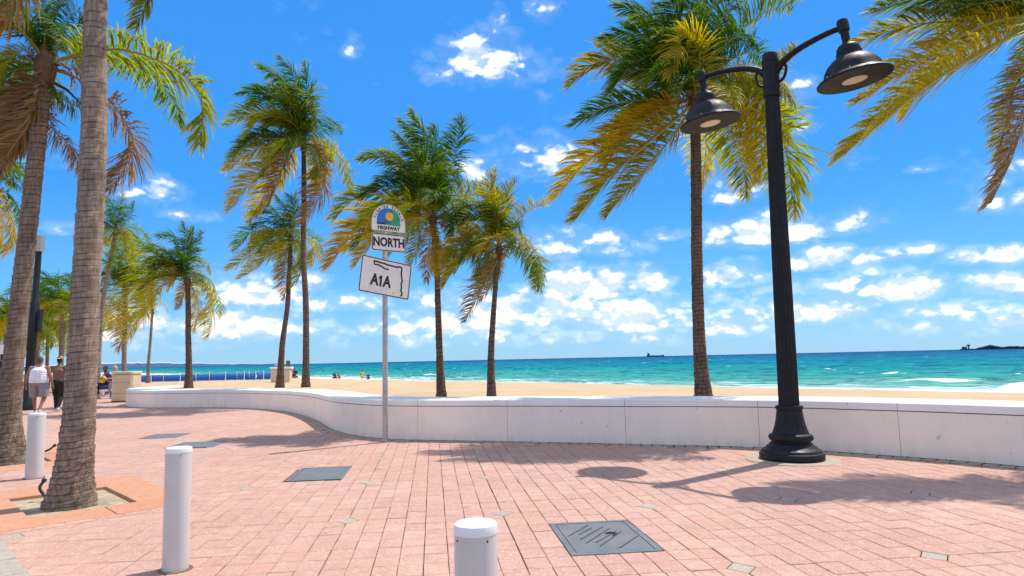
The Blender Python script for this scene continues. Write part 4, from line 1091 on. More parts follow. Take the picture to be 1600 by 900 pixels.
# near palms on the left
B_ = lambda l: X(l, 0, 0, 3.0)
palm('second nearest palm with shaggy brown dead fronds hanging below its crown', bl(8.45, 0.03) + (-0.05,), (71, 108), 11.3, [(14, 640), (30, 480), (48, 320)], [.205, .155, .145, .135, .12], [
  (B_([(300, 275), (450, 230), (640, 245), (850, 340), (955, 480), (930, 680)]), 'y', -.1, {'droop': .95, 'wind': .12, 'lf': .20, 'nleaf': 96}),
  (B_([(330, 355), (450, 410), (570, 540), (625, 700), (515, 890)]), 'b', .3, {'nleaf': 84, 'wind': .3}), (B_([(250, 430), (340, 490), (440, 530), (500, 640)]), 'm', .5, {'droop': 1.1}), (B_([(210, 460), (260, 620), (340, 690), (385, 840)]), 'b', .6, {'droop': .9}),
  (B_([(170, 420), (90, 560), (20, 700), (-30, 850)]), 'b', -.1, {'wid': .03}), (B_([(150, 400), (60, 480), (-40, 620), (-90, 760)]), 'b', .2, {'wid': .03}), (B_([(185, 450), (130, 590), (40, 720), (0, 840)]), 'b', -.3, {'wid': .03}), (B_([(175, 450), (160, 560), (100, 680)]), 'b', .4),
  (B_([(230, 200), (270, 60), (330, -60)]), 'g', .3), (B_([(215, 180), (200, 20), (170, -120)]), 'g', -.4), (B_([(190, 200), (120, 60), (0, 10), (-90, 60)]), 'g', .3), (B_([(180, 220), (100, 130), (0, 120), (-80, 180)]), 'm', -.3), (B_([(250, 200), (330, 70), (380, 60), (395, 150)]), 'g', .5),
  (B_([(150, 290), (60, 260), (-60, 330)]), 'y', .4), (B_([(140, 320), (40, 340), (-50, 450)]), 'm', -.5), (B_([(180, 180), (100, 40), (20, -60)]), 'm', .9), (B_([(260, 250), (320, 200), (380, 230), (390, 340)]), 'y', .7), (B_([(210, 170), (240, 100), (290, 170), (300, 230)]), 'g', -.8), (B_([(170, 270), (110, 230), (40, 290), (0, 400)]), 'y', -.9)],
  seed=21, lf=.22, nleaf=78, extra=4, elen=3.2, midrib=True, nside=24, ring=.075, group='palms in the bollard row', wid=.0165, tint=(.92, .88, .85))
palm('nearest thick ringed palm trunk in a square tree pit with crown above the picture', bl(3.55, -0.02) + (-0.05,), (172, -215), 7.7, [(120, 690), (128, 580), (134, 450), (141, 330), (147, 200), (150, 0)], [.180, .160, .147, .140, .117, .110], [
  ([(205, -190), (240, -80), (232, -10), (212, 42)], 'm', -.1, {'nleaf': 70, 'lf': .17}), ([(140, -230), (60, -190), (-40, -60)], 'y', .6), ([(190, -300), (260, -420)], 'g', .3), ([(120, -290), (20, -380)], 'g', -.3), ([(230, -240), (330, -260), (420, -160)], 'm', .8),
  ([(150, -300), (120, -460)], 'g', .4), ([(130, -190), (50, -110), (20, 0), (-25, 60)], 'b', .3), ([(200, -260), (300, -330), (420, -330)], 'g', -.6)], seed=22, lf=.22, nleaf=66, extra=5, elen=3.0, midrib=True, nside=32, ring=.062, group='palms in the bollard row', tint=(1.12, 1.08, 1.05))
I_ = lambda l: X(l, 1300, 0, 2.8133)
palm('right-hand palm outside the picture whose gold fronds reach in beside the lamp', (8.3, 10.4, .22), (1648, 42), 9.4, [(1680, 500), (1668, 250)], [.19, .16, .14, .13], [
  (I_([(840, 70), (640, 120), (400, 260), (110, 450)]), 'o', .1, {'droop': 1.0, 'nleaf': 90}), (I_([(850, 130), (700, 210), (400, 390), (40, 690)]), 'o', -.3, {'droop': .9, 'nleaf': 90}), (I_([(820, 60), (600, 90), (350, 110), (100, 190)]), 'y', .4, {'nleaf': 86}),
  (I_([(840, 40), (650, 0), (400, -10), (170, 50)]), 'm', -.2, {'nleaf': 86}), (I_([(860, 0), (700, -80), (500, -100), (330, -60)]), 'g', .3), (I_([(880, 220), (800, 400), (760, 560), (735, 700)]), 'y', .2), (I_([(900, 250), (850, 500), (790, 700), (700, 890)]), 'b', -.2),
  (I_([(850, 60), (740, 40), (600, 60), (470, 120)]), 'g', .8), (I_([(960, -100), (960, -300)]), 'g', .2), (I_([(1100, 60), (1300, 20), (1500, 160)]), 'm', .3), (I_([(1050, 150), (1180, 300), (1200, 520)]), 'o', -.3), (I_([(900, -60), (800, -250)]), 'g', -.5),
  (I_([(870, 30), (760, 0), (620, 20), (500, 10)]), 'g', -.7), (I_([(1000, 200), (980, 400), (900, 600)]), 'o', .6)], seed=23, lf=.22, nleaf=78, extra=4, elen=3.2, midrib=True, group='coconut palms along the promenade', wid=.015)
palm('left-hand palm outside the picture with one curled gold frond reaching in', (at(-48, 700, 17).x, 17, 0), (-42, 300), 17, [(-60, 560), (-50, 420)], [.17, .14, .13, .12], [
  (B_([(-60, 880), (0, 890), (55, 1000), (60, 1130), (20, 1190)]), 'o', .1), (B_([(-50, 850), (40, 840), (110, 900)]), 'g', .3), (B_([(-40, 830), (60, 790), (120, 830), (125, 900)]), 'm', .6), (B_([(-120, 800), (-140, 650)]), 'g', -.3), (B_([(-60, 800), (20, 700), (90, 690)]), 'm', -.5),
  (B_([(-60, 870), (30, 900), (80, 960), (95, 1060)]), 'm', .5)], seed=24, lf=.25, nleaf=56, extra=4, elen=3.0, midrib=True, group='coconut palms on the paving')

# palms farther down the promenade: each its own generated crown
FAR = [(97, 480, 555, 48, 'distant palm seen between the two near trunks, behind the flared lamp'), (133, 470, 590, 56, 'distant palm half hidden by the nearest trunk, behind the shirtless walker'), (60, 492, 600, 58, 'distant yellowed palm behind the dark pole'),
       (26, 505, 600, 52, 'distant golden palm left of the second nearest trunk'), (75, 515, 600, 66, 'lower distant palm over the head of the walker in the tank top'), (8, 520, 600, 62, 'small distant palm by the left picture edge'), (112, 500, 600, 74, 'farthest visible palm beside the nearest trunk')]
for i, (px, cy, by, dep, lab) in enumerate(FAR):
    b0 = at(px - 2, 600, dep)
    palm(lab, (b0.x, dep, 0), (px, cy), dep, [(px - 1, (cy + 590) / 2)], [.18, .15, .13], [], seed=31 + i, lf=.30, nleaf=36, extra=22, elen=4.1, group='distant palms along the promenade', nside=10, ring=.16)

# ------------------------------------------------------------------ street lamp with two heads
lx, ly = LAMP
lamp = empty('street_lamp', (lx, ly, 0), 'black cast iron double-armed street lamp with two bell shades', 'street lamp')
lamp.rotation_euler = (0, radians(0.55), 0)
G().lathe([(0.63, -.03), (0.63, 0.006), (0.60, 0.009)], 48).build('footing', M_concrete, lamp, smooth=40)
G().lathe([(.430, .008), (.438, .03), (.438, .085), (.425, .105), (.405, .112), (.400, .135), (.385, .152), (.360, .160), (.335, .185), (.305, .205), (.285, .235), (.262, .245), (.262, .262), (.282, .270), (.298, .295), (.300, .325), (.285, .352), (.262, .362), (.250, .368)], 48).build('base', M_black, lamp, smooth=35)
G().lathe([(.250, .366), (.238, .40), (.212, .48), (.190, .58), (.178, .67), (.172, .71)], 64, flute=(16, .05)).build('flared_skirt', M_black, lamp, smooth=35)
G().lathe([(.172, .70), (.182, .705), (.188, .722), (.188, .742), (.180, .756), (.160, .760)], 40).build('collar', M_black, lamp, smooth=35)
G().lathe([(.143, .75), (.135, 2.2), (.120, 4.0), (.104, 5.42)], 64, flute=(16, .10)).build('fluted_shaft', M_black, lamp, smooth=40)
G().lathe([(.118, 5.33), (.128, 5.34), (.128, 5.39), (.120, 5.40), (.120, 5.86), (.128, 5.865), (.128, 5.90), (.112, 5.905), (.112, 5.99), (.100, 6.01), (.02, 6.02)], 32).build('arm_sleeve', M_black, lamp, smooth=35)
for q in range(6):
    a = q * pi / 3 + .3
    for z in (5.47, 5.78): G().sphere((cos(a) * .124, sin(a) * .124, z), .014, 6, 4).build('bolt', M_black, lamp)
AX = Vector((0.755, -0.83, 0)); AX.normalize(); AL = 1.12
for sgn in (1, -1):
    d = AX * sgn; z0 = 5.80; z1 = 6.02
    pts = [d * .09 + Vector((0, 0, z0 - .10)), d * .20 + Vector((0, 0, z0 + .02)), d * .45 + Vector((0, 0, z0 + .13)), d * .80 + Vector((0, 0, z1 - .02)), d * (AL - .03) + Vector((0, 0, z1))]
    G().tube(catmull(pts, 16), [.052 - .012 * k / 15 for k in range(16)], 10).build('arm', M_black, lamp, smooth=50)
    G().tube(catmull([d * .11 + Vector((0, 0, 5.52)), d * .20 + Vector((0, 0, 5.58)), d * .24 + Vector((0, 0, 5.72)), d * .20 + Vector((0, 0, z0))], 8), .022, 8).build('arm_brace', M_black, lamp, smooth=50)
    c = d * AL
    hd = bpy.data.objects.new('lamp_head', None); col.objects.link(hd); hd.parent = lamp; hd.scale = (1.05, 1.05, 1.13); hd.location = (c.x - .05, c.y, 6.03); hd.empty_display_size = .2
    hd.rotation_euler = (0, radians(-8.0), 0)
    zz = z1 - 6.02 - 6.02
    G().lathe([(.055, 5.93), (.072, 5.94), (.074, 6.06), (.060, 6.085), (.01, 6.09)], 20, (0, 0, zz)).build('socket', M_black, hd, smooth=35)
    G().lathe([(.052, 5.93), (.050, 5.80), (.062, 5.79), (.066, 5.775), (.115, 5.755), (.140, 5.72), (.146, 5.69), (.146, 5.665), (.158, 5.66), (.160, 5.62), (.168, 5.615), (.172, 5.60)], 36, (0, 0, zz)).build('neck', M_black, hd, smooth=35)
    G().lathe([(.165, 5.605), (.235, 5.575), (.300, 5.52), (.345, 5.45), (.365, 5.385), (.372, 5.375), (.440, 5.345), (.462, 5.325), (.462, 5.31), (.455, 5.305), (.40, 5.325), (.345, 5.34), (.340, 5.36), (.26, 5.36)], 48, (0, 0, zz)).build('shade', [M_black], hd, smooth=40)
    G().lathe([(.452, 5.3035), (.398, 5.3225), (.345, 5.336)], 48, (0, 0, zz)).build('inner_rim', M_blackin, hd, smooth=60)
    G().lathe([(.285, 5.345), (.300, 5.330), (.262, 5.318), (.225, 5.322)], 40, (0, 0, zz)).build('lens_ring', M_ring, hd, smooth=60)
    G().lathe([(.226, 5.33), (.218, 5.314), (.12, 5.298), (.01, 5.294)], 36, (0, 0, zz)).build('lens', M_lens, hd, smooth=60)
    for q in range(8):
        a = q * pi / 4 + .2
        G().sphere((cos(a) * .40, sin(a) * .40, 5.366 + zz), .012, 6, 4).build('bolt', M_galv, hd)
    for q in range(3):
        a = q * 2.1 + .5
        G().tube([(cos(a) * .29, sin(a) * .29, 5.325 + zz), (cos(a) * .33, sin(a) * .33, 5.325 + zz), (cos(a) * .40, sin(a) * .40, 5.318 + zz)], .014, 6).build('clip', M_blackin, hd)

# far lamps
p = gp(42, 641)
d2 = empty('street_lamp', (p.x, p.y, 0), 'tall plain dark post with a grey box head beside the second nearest trunk', 'street lamp')
H2 = 6.55
d2.rotation_euler = (0, radians(1.2), 0)
G().lathe([(.24, 0), (.24, .25), (.16, .35), (.15, 2.2), (.165, 2.25), (.165, 4.0), (.115, 4.1), (.105, H2 - .55)], 16).build('post', M_pole2, d2, smooth=40)
G().box((.02, 0, H2 - .25), (.24, .24, .62)).build('box_head', M_galv, d2)
G().box((.24, 0, 3.35), (.10, .16, .85)).build('side_box', M_pole2, d2)
p = at(96, 590, 50)
d3 = empty('street_lamp', (p.x, p.y, 0), 'distant lamp with pale flared cap between the two near trunks', 'street lamp')
G().lathe([(.16, 0), (.10, .6), (.085, 5.0)], 10).build('post', M_fibre, d3)
G().lathe([(.10, 4.95), (.30, 5.05), (.62, 5.10), (.66, 5.16), (.60, 5.30), (.42, 5.48), (.12, 5.60)], 20).build('cap_shade', M_beige, d3, smooth=45)

# ------------------------------------------------------------------ road sign
def text_mesh(body, size, m, parent, name, M4, sx=1.0, bold=0.0, depth=0.002):
    c = bpy.data.curves.new(name, 'FONT'); c.body = body; c.size = size; c.align_x = 'CENTER'; c.align_y = 'CENTER'; c.extrude = depth; c.offset = bold; c.resolution_u = 3
    t = bpy.data.objects.new('tmp_text', c); col.objects.link(t)
    bpy.context.view_layer.update()
    me = bpy.data.meshes.new_from_object(t.evaluated_get(bpy.context.evaluated_depsgraph_get()))
    bpy.data.objects.remove(t); bpy.data.curves.remove(c)
    me.name = name; me.transform(Matrix.Diagonal((sx, 1, 1, 1))); me.transform(M4)
    return link(name, me, parent, mats=m)
SP = gp(602, 691)
sign = empty('road_sign', (SP.x, SP.y, 0), 'round steel post carrying scenic highway, NORTH and A1A sign plates', 'road sign')
G().lathe([(.050, -.02), (.050, 4.36), (.035, 4.38)], 20).build('post', M_galv, sign, smooth=40)
YAW = radians(41)
PD = Vector((cos(YAW), sin(YAW), 0)); PN = Vector((sin(YAW), -cos(YAW), 0))    # plate direction / facing
def frame(z, rot=0.0, off=0.0, out=0.062):
    x = PD * cos(rot) + Vector((0, 0, sin(rot))); y = -PD * sin(rot) + Vector((0, 0, cos(rot)))
    m = Matrix.Identity(4)
    o = PN * out + PD * off + Vector((0, 0, z))
    for i in range(3): m[i][0] = x[i]; m[i][1] = y[i]; m[i][2] = PN[i]; m[i][3] = o[i]
    return m
def rrect(w_, h_, r, n=5):
    out = []
    for cx, cy, a0 in ((w_ / 2 - r, -h_ / 2 + r, -pi / 2), (w_ / 2 - r, h_ / 2 - r, 0), (-w_ / 2 + r, h_ / 2 - r, pi / 2), (-w_ / 2 + r, -h_ / 2 + r, pi)):
        for k in range(n + 1): a = a0 + pi / 2 * k / n; out.append((cx + r * cos(a), cy + r * sin(a)))
    return out
def flat(poly, m4, z0, z1, name, m, parent):
    g = G().prism(poly, z0, z1, 0); n = len(poly)
    g.f.append(tuple(range(n - 1, -1, -1))); g.m.append(0)
    me = g.mesh(name); me.transform(m4); return link(name, me, parent, mats=m)
def ring(po, pi_, m4, z0, z1, name, m, parent):
    n = len(po); g = G(); vs = []
    for z in (z0, z1): vs += [(p[0], p[1], z) for p in po] + [(p[0], p[1], z) for p in pi_]
    fs = []
    for i in range(n):
        j = (i + 1) % n
        fs += [(2 * n + i, 2 * n + j, 3 * n + j, 3 * n + i), (i, j, 2 * n + j, 2 * n + i), (n + j, n + i, 3 * n + i, 3 * n + j)]
    g.add(vs, fs); me = g.mesh(name); me.transform(m4); return link(name, me, parent, mats=m)
def plate(w_, h_, m4, r=.04, parent=None, name='sign_plate'):
    o = flat(rrect(w_, h_, r), m4, 0, .004, name, M_signwhite, parent)
    ring(rrect(w_ - .012, h_ - .012, r), rrect(w_ - .050, h_ - .050, r * .7), m4, .004, .0062, 'border', M_signblack, o)
    return o
zt = at(607, 341, SP.y).z; zn = at(607, 379.5, SP.y).z; za = at(601, 434.5, SP.y).z
offx = 0.05
# A1A
ma = frame(za, radians(-7.0), -0.02)
A = plate(1.10, .70, ma, .035, sign)
def line(pts, m4, wd, name, parent, z=.0045):
    g = G()
    g.tube([(p[0], p[1], z) for p in pts], wd, 6, squash=.25); me = g.mesh(name); me.transform(m4); return link(name, me, parent, mats=M_signblack)
fl = [(-.25, .275), (-.23, .21), (-.17, .215), (-.10, .20), (-.06, .175), (-.02, .165), (.04, .17)]
line([(x * 1.17, y) for x, y in fl], ma, .016, 'state_outline', A); line([(x * 1.17, y) for x, y in [(-.25, .275), (-.05, .265), (.0, .255), (.20, .25), (.22, .265), (.265, .26), (.285, .23), (.28, .15), (.30, .05), (.315, .0), (.30, -.06), (.315, -.13), (.305, -.19), (.33, -.235), (.33, -.275), (.31, -.30)]], ma, .018, 'state_outline', A)
for ch, dx in (('A', -.135), ('A', .135)): text_mesh(ch, .30, M_signblack, A, 'letter', ma @ Matrix.Translation((-.10 + dx, -.085, .0055)), .80, .012)
flat([(-.022, -.105), (.022, -.105), (.022, .107), (-.006, .107), (-.050, .072), (-.050, .030), (-.022, .048)], ma @ Matrix.Translation((-.10, -.085, 0)), .004, .0075, 'digit', M_signblack, A)
for (x, y) in ((-.33, .20), (-.33, -.22), (.22, .20), (.20, -.27)): G().sphere((0, 0, 0), .011, 6, 4).build('rivet', M_signblack if x > 0 and y < 0 else M_galv, A).matrix_local = ma @ Matrix.Translation((x, y, .006))
# NORTH
mn = frame(zn, radians(0.5), offx)
N_ = plate(.755, .345, mn, .045, sign)
text_mesh('NORTH', .235, M_signblack, N_, 'letters', mn @ Matrix.Translation((0, -.003, .0055)), .84, .009)
# scenic highway shield
mt = frame(zt, radians(0.5), offx - .005)
def dome(w_, h_, dy=0.0, n=18):
    out = [(-w_ / 2, -h_ / 2 + dy), (w_ / 2, -h_ / 2 + dy)]
    ry = h_ * .72; y0 = h_ / 2 + dy - ry
    for k in range(n + 1): a = pi * k / n; out.append((w_ / 2 * cos(a), y0 + ry * sin(a)))
    return out
S_ = flat(dome(.755, .54), mt, 0, .004, 'sign_plate', M_signwhite, sign)
ring(dome(.75, .535), dome(.73, .515), mt, .004, .0058, 'border', M_galv, S_)
pan = dome(.52, .335, .025)
blue = flat(pan, mt, .004, .0056, 'picture_panel', M_signblue, S_)
gp_ = [(.02, -.140), (.258, -.140)] + [(.26 * cos(pi * k / 18 * .5), .025 + .1675 - .335 * .72 + .335 * .72 * sin(pi * k / 18 * .5)) for k in range(0, 15)] + [(.05, .06), (.10, .01), (.04, -.06)]
flat(gp_, mt, .0056, .0066, 'green_land', M_signgreen, S_)
sunp = []
for k in range(24):
    r_ = .105 if k % 2 == 0 else .072; a = 2 * pi * k / 24; sunp.append((.015 + r_ * cos(a), .03 + r_ * sin(a) * .95))
flat(sunp, mt, .0066, .0076, 'sun_picture', M_signyellow, S_)
flat([(-.257, -.115), (-.257, -.14), (0, -.14), (0, -.085), (-.12, -.10)], mt, .0066, .0078, 'road_picture', M_signblack, S_)
flat([(-.258, -.143), (.258, -.143), (.15, -.10), (.02, -.115), (-.05, -.105), (-.10, -.13)], mt, .0070, .0082, 'green_land', M_signgreen, S_)
text_mesh('HIGHWAY', .098, M_signblack, S_, 'letters', mt @ Matrix.Translation((0, -.205, .0055)), 1.05, .004)
word = 'FLORIDA SCENIC'
for k, ch in enumerate(word):
    if ch == ' ': continue
    a = pi - (0.33 + (pi - .66) * k / (len(word) - 1)); ry = .44 * .72 + .03
    x = .315 * cos(a); y = -.5 * .54 + .54 * .28 + (.54 * .72 - .048) * sin(a)
    text_mesh(ch, .072, M_signblack, S_, 'letter', mt @ Matrix.Translation((x, y, .0055)) @ Matrix.Rotation((a - pi / 2) * .8, 4, 'Z'), .8, .003)
for z in (zt, zn, za): G().box((0, 0, z), (.13, .115, .035), YAW).build('bracket', M_galv, sign)

# ------------------------------------------------------------------ bollards
BOL = [((-0.157, 2.611), 0.081, 'white round bollard cut off by the bottom picture edge'), ((-2.547, 5.181), 0.0915, 'white round bollard standing right of the nearest palm'), ((-6.71, 9.564), 0.107, 'white round bollard between the two nearest palm trunks')]
for (x, y), r_, lab in BOL:
    b = empty('bollard', (x, y, 0), lab, 'bollard', 'white bollards in a row')
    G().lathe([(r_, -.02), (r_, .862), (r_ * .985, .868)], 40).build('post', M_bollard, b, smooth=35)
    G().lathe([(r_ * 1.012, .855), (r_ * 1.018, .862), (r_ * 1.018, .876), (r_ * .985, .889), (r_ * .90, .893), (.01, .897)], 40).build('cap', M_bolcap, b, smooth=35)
    for a in (-2.5, -.95, 1.2): G().sphere((cos(a) * r_ * 1.0, sin(a) * r_ * 1.0, .838), .0042, 6, 4).build('screw', M_signblack, b)
    G().lathe([(r_ + .03, -.02), (r_ + .028, .006), (r_ + .012, .008)], 32).build('base_ring', M_joint, b, smooth=40)

# black bubbler hoses by the tree pits
for (pa, pb, pc, lab) in (((76, 782), (62, 762), (68, 752), 'bent black irrigation pipe rising from the nearest tree pit'), ((38, 712), (74, 704), (84, 697), 'bent black irrigation pipe beside the second palm')):
    a = gp(*pa, -.02); y0 = a.y
    b2 = at(pb[0], pb[1], y0 - .0); c = at(pc[0], pc[1], y0 + .05)
    r0 = empty('irrigation_pipe', (a.x, a.y, -.02), lab, 'pipe')
    k = [a - a, (b2 - a) * .5 + Vector((-.01, 0, 0)), b2 - a, (c - a) * .9 + Vector((0, 0, .0)), c - a]
    G().tube(catmull([k[0], k[1], k[2], k[4]], 14), .017, 8).build('hose', M_pipe, r0, smooth=50)
    G().tube([c - a, c - a + (c - b2) * .35], .026, 8).build('nozzle', M_pipe, r0, smooth=50)

# ------------------------------------------------------------------ planters, bench, boxes
p = gp(190, 628.5)
pl = empty('concrete_planter', (p.x - .10, p.y + .5, 0), 'tall beige concrete bin at the rounded end of the wall', 'planter', rz=.12)
G().prism([(-.44, -.40), (-.36, -.50), (.36, -.50), (.44, -.40), (.44, .42), (.36, .50), (-.36, .50), (-.44, .42)], .06, 1.22, .03).build('body', M_beige, pl, smooth=30)
G().prism([(-.47, -.43), (-.39, -.53), (.39, -.53), (.47, -.43), (.47, .45), (.39, .53), (-.39, .53), (-.47, .45)], 1.22, 1.335, .02).build('rim', M_beige, pl, smooth=30)
G().box((0, 0, .03), (.86, .86, .06)).build('foot', M_gap, pl)
for z in (.39, .85): G().box((0, -.501, z), (.80, .012, .012)).build('groove', M_gap, pl)
BPOS = Vector((at(163, 612, 33.5).x, 33.6, 0))
bn = empty('bench', tuple(BPOS), 'low white concrete bench behind the beige bin', 'bench', rz=.1)
G().prism([(-.75, -.28), (2.0, -.28), (2.0, .28), (-.75, .28)], .36, .46, .02).build('seat', M_cap, bn)
for x in (-.45, 1.6): G().prism([(x - .15, -.22), (x + .15, -.22), (x + .15, .22), (x - .15, .22)], 0, .36, .01).build('leg', M_wall, bn)
p = at(440, 600, 47)
bs_ = empty('bin_station', (p.x, 47, sand_z(0) - .05), 'pale boxy beach bin with a cluttered top behind the leaning palm', 'bin', rz=.1)
G().prism([(-.62, -.4), (.62, -.4), (.62, .4), (-.62, .4)], 0, .98, .03).build('body', M_beige, bs_)
G().prism([(-.70, -.46), (.70, -.46), (.70, .46), (-.70, .46)], .98, 1.10, .02).build('lid', M_white, bs_)
G().sphere((-.2, 0, 1.28), (.30, .22, .20), 8, 5).build('bag', M_coast, bs_, smooth=60); G().box((.42, 0, 1.32), (.26, .2, .42), .3).build('folded_sign', M_fibre, bs_)
p = gp(4, 700); q = at(3, 546, 30)
sb = empty('small_sign', (q.x, 30, 0), 'small pale sign box on a post at the left picture edge', 'sign')
G().lathe([(.05, 0), (.045, 2.4)], 8).build('post', M_pole2, sb); G().box((0, 0, q.z), (.30, .12, .42)).build('box', M_white, sb)

# blue beach cabanas in a row on the sand
segs = [(162, 210), (220, 315), (330, 425), (437, 575), (583, 715), (728, 835), (848, 978), (990, 1080), (1090, 1145), (1155, 1190), (1198, 1248), (1265, 1318), (1330, 1385)]
CABL = ['leftmost blue beach cabana, half hidden by the beige bin', 'blue beach cabana left of the thin distant palm', 'blue beach cabana just right of the thin distant palm', 'wide blue beach cabana left of the short palm trunk', 'blue beach cabana behind the short palm trunk', 'blue beach cabana just right of the short palm trunk',
  'second blue beach cabana right of the short palm trunk', 'third blue beach cabana right of the short palm trunk', 'first narrow blue beach cabana in the right half of the row', 'narrowest blue beach cabana in the row', 'narrow blue beach cabana at the gap in the row', 'blue beach cabana just past the gap, last but one', 'last blue beach cabana beside the boxy bin']
for i, (a, c) in enumerate(segs):
    xa, xb = 180 + a / 5.714, 180 + c / 5.714; yb = 596.2 - 2.9 * (a / 1385)
    pa, pb = gp(xa, yb, .22), gp(xb, yb, .22)
    dep = 56 + .6 * random.random(); m = at((xa + xb) / 2, yb, dep); wdt = (xb - xa) * dep / FOC
    r_ = empty('beach_cabana', (m.x, dep, .24), CABL[i], 'cabana', 'blue beach cabanas in a row')
    g = G(); n = 7; hgt = .56; dp = .8
    for k in range(n):
        an = pi * .5 * k / (n - 1) * 1.25
        for x in (-wdt / 2, wdt / 2): g.v.append((x, -.12 + dp * (1 - cos(an)) * .6, hgt * sin(min(an, pi / 2)) + .03))
    for k in range(n - 1): g.f.append((2 * k, 2 * k + 1, 2 * k + 3, 2 * k + 2)); g.m.append(0)
    g.f += [tuple(range(0, 2 * n, 2)), tuple(range(2 * n - 1, 0, -2))]; g.m += [0, 0]
    g.build('hood', M_canvas, r_)
    G().box((0, .45, .14), (wdt * .92, 1.1, .16)).build('cushion', M_canvas, r_)
    G().box((0, .45, .04), (wdt * .98, 1.3, .05)).build('frame', M_white, r_)
    G().lathe([(.035, 0), (.03, .78)], 6, (wdt / 2 + .10, -.1, 0)).build('post', M_white, r_)

# ------------------------------------------------------------------ people
def remesh(parts, name, m, parent, voxel, smooth_it=2, above=None, below=None):
    me = parts.mesh(name); o = link(name, me, parent)
    md = o.modifiers.new('r', 'REMESH'); md.mode = 'VOXEL'; md.voxel_size = voxel; md.use_smooth_shade = True
    sm = o.modifiers.new('s', 'SMOOTH'); sm.factor = .5; sm.iterations = smooth_it
    bpy.context.view_layer.update()
    ne = bpy.data.meshes.new_from_object(o.evaluated_get(bpy.context.evaluated_depsgraph_get()))
    o.modifiers.clear(); o.data = ne; bpy.data.meshes.remove(me); ne.name = name
    if above is not None or below is not None:
        bm = bmesh.new(); bm.from_mesh(ne); z = above if above is not None else below
        bmesh.ops.bisect_plane(bm, geom=bm.verts[:] + bm.edges[:] + bm.faces[:], plane_co=(0, 0, z), plane_no=(0, 0, 1), clear_inner=above is not None, clear_outer=below is not None)
        bm.to_mesh(ne); bm.free()
    ne.materials.clear(); ne.materials.append(m); ne.polygons.foreach_set('use_smooth', [True] * len(ne.polygons))
    return o
def skin(c): return simple('skin', c, .5, var=.06)
SK_TAN = skin((.30, .135, .075)); SK_BRN = skin((.19, .085, .05)); SK_LT = skin((.48, .26, .17))
HAIR = simple('dark_hair', (.012, .009, .008), .6); CL_W = simple('white_cotton', (.78, .77, .80), .9, bump=.3, bscale=30); CL_G = simple('grey_cotton', (.25, .24, .24), .9, bump=.3, bscale=30)
CL_K = simple('black_cotton', (.012, .012, .014), .9, bump=.3, bscale=30); CL_B = simple('blue_denim', (.02, .05, .16), .9); CL_Y = simple('yellow_cotton', (.72, .52, .03), .9); CL_P = simple('purple_cotton', (.13, .03, .22), .9); CL_PK = simple('pink_cotton', (.6, .06, .16), .9)
CAPM = simple('beige_cap', (.50, .36, .20), .8); SHOE = simple('white_shoe', (.62, .60, .60), .6)
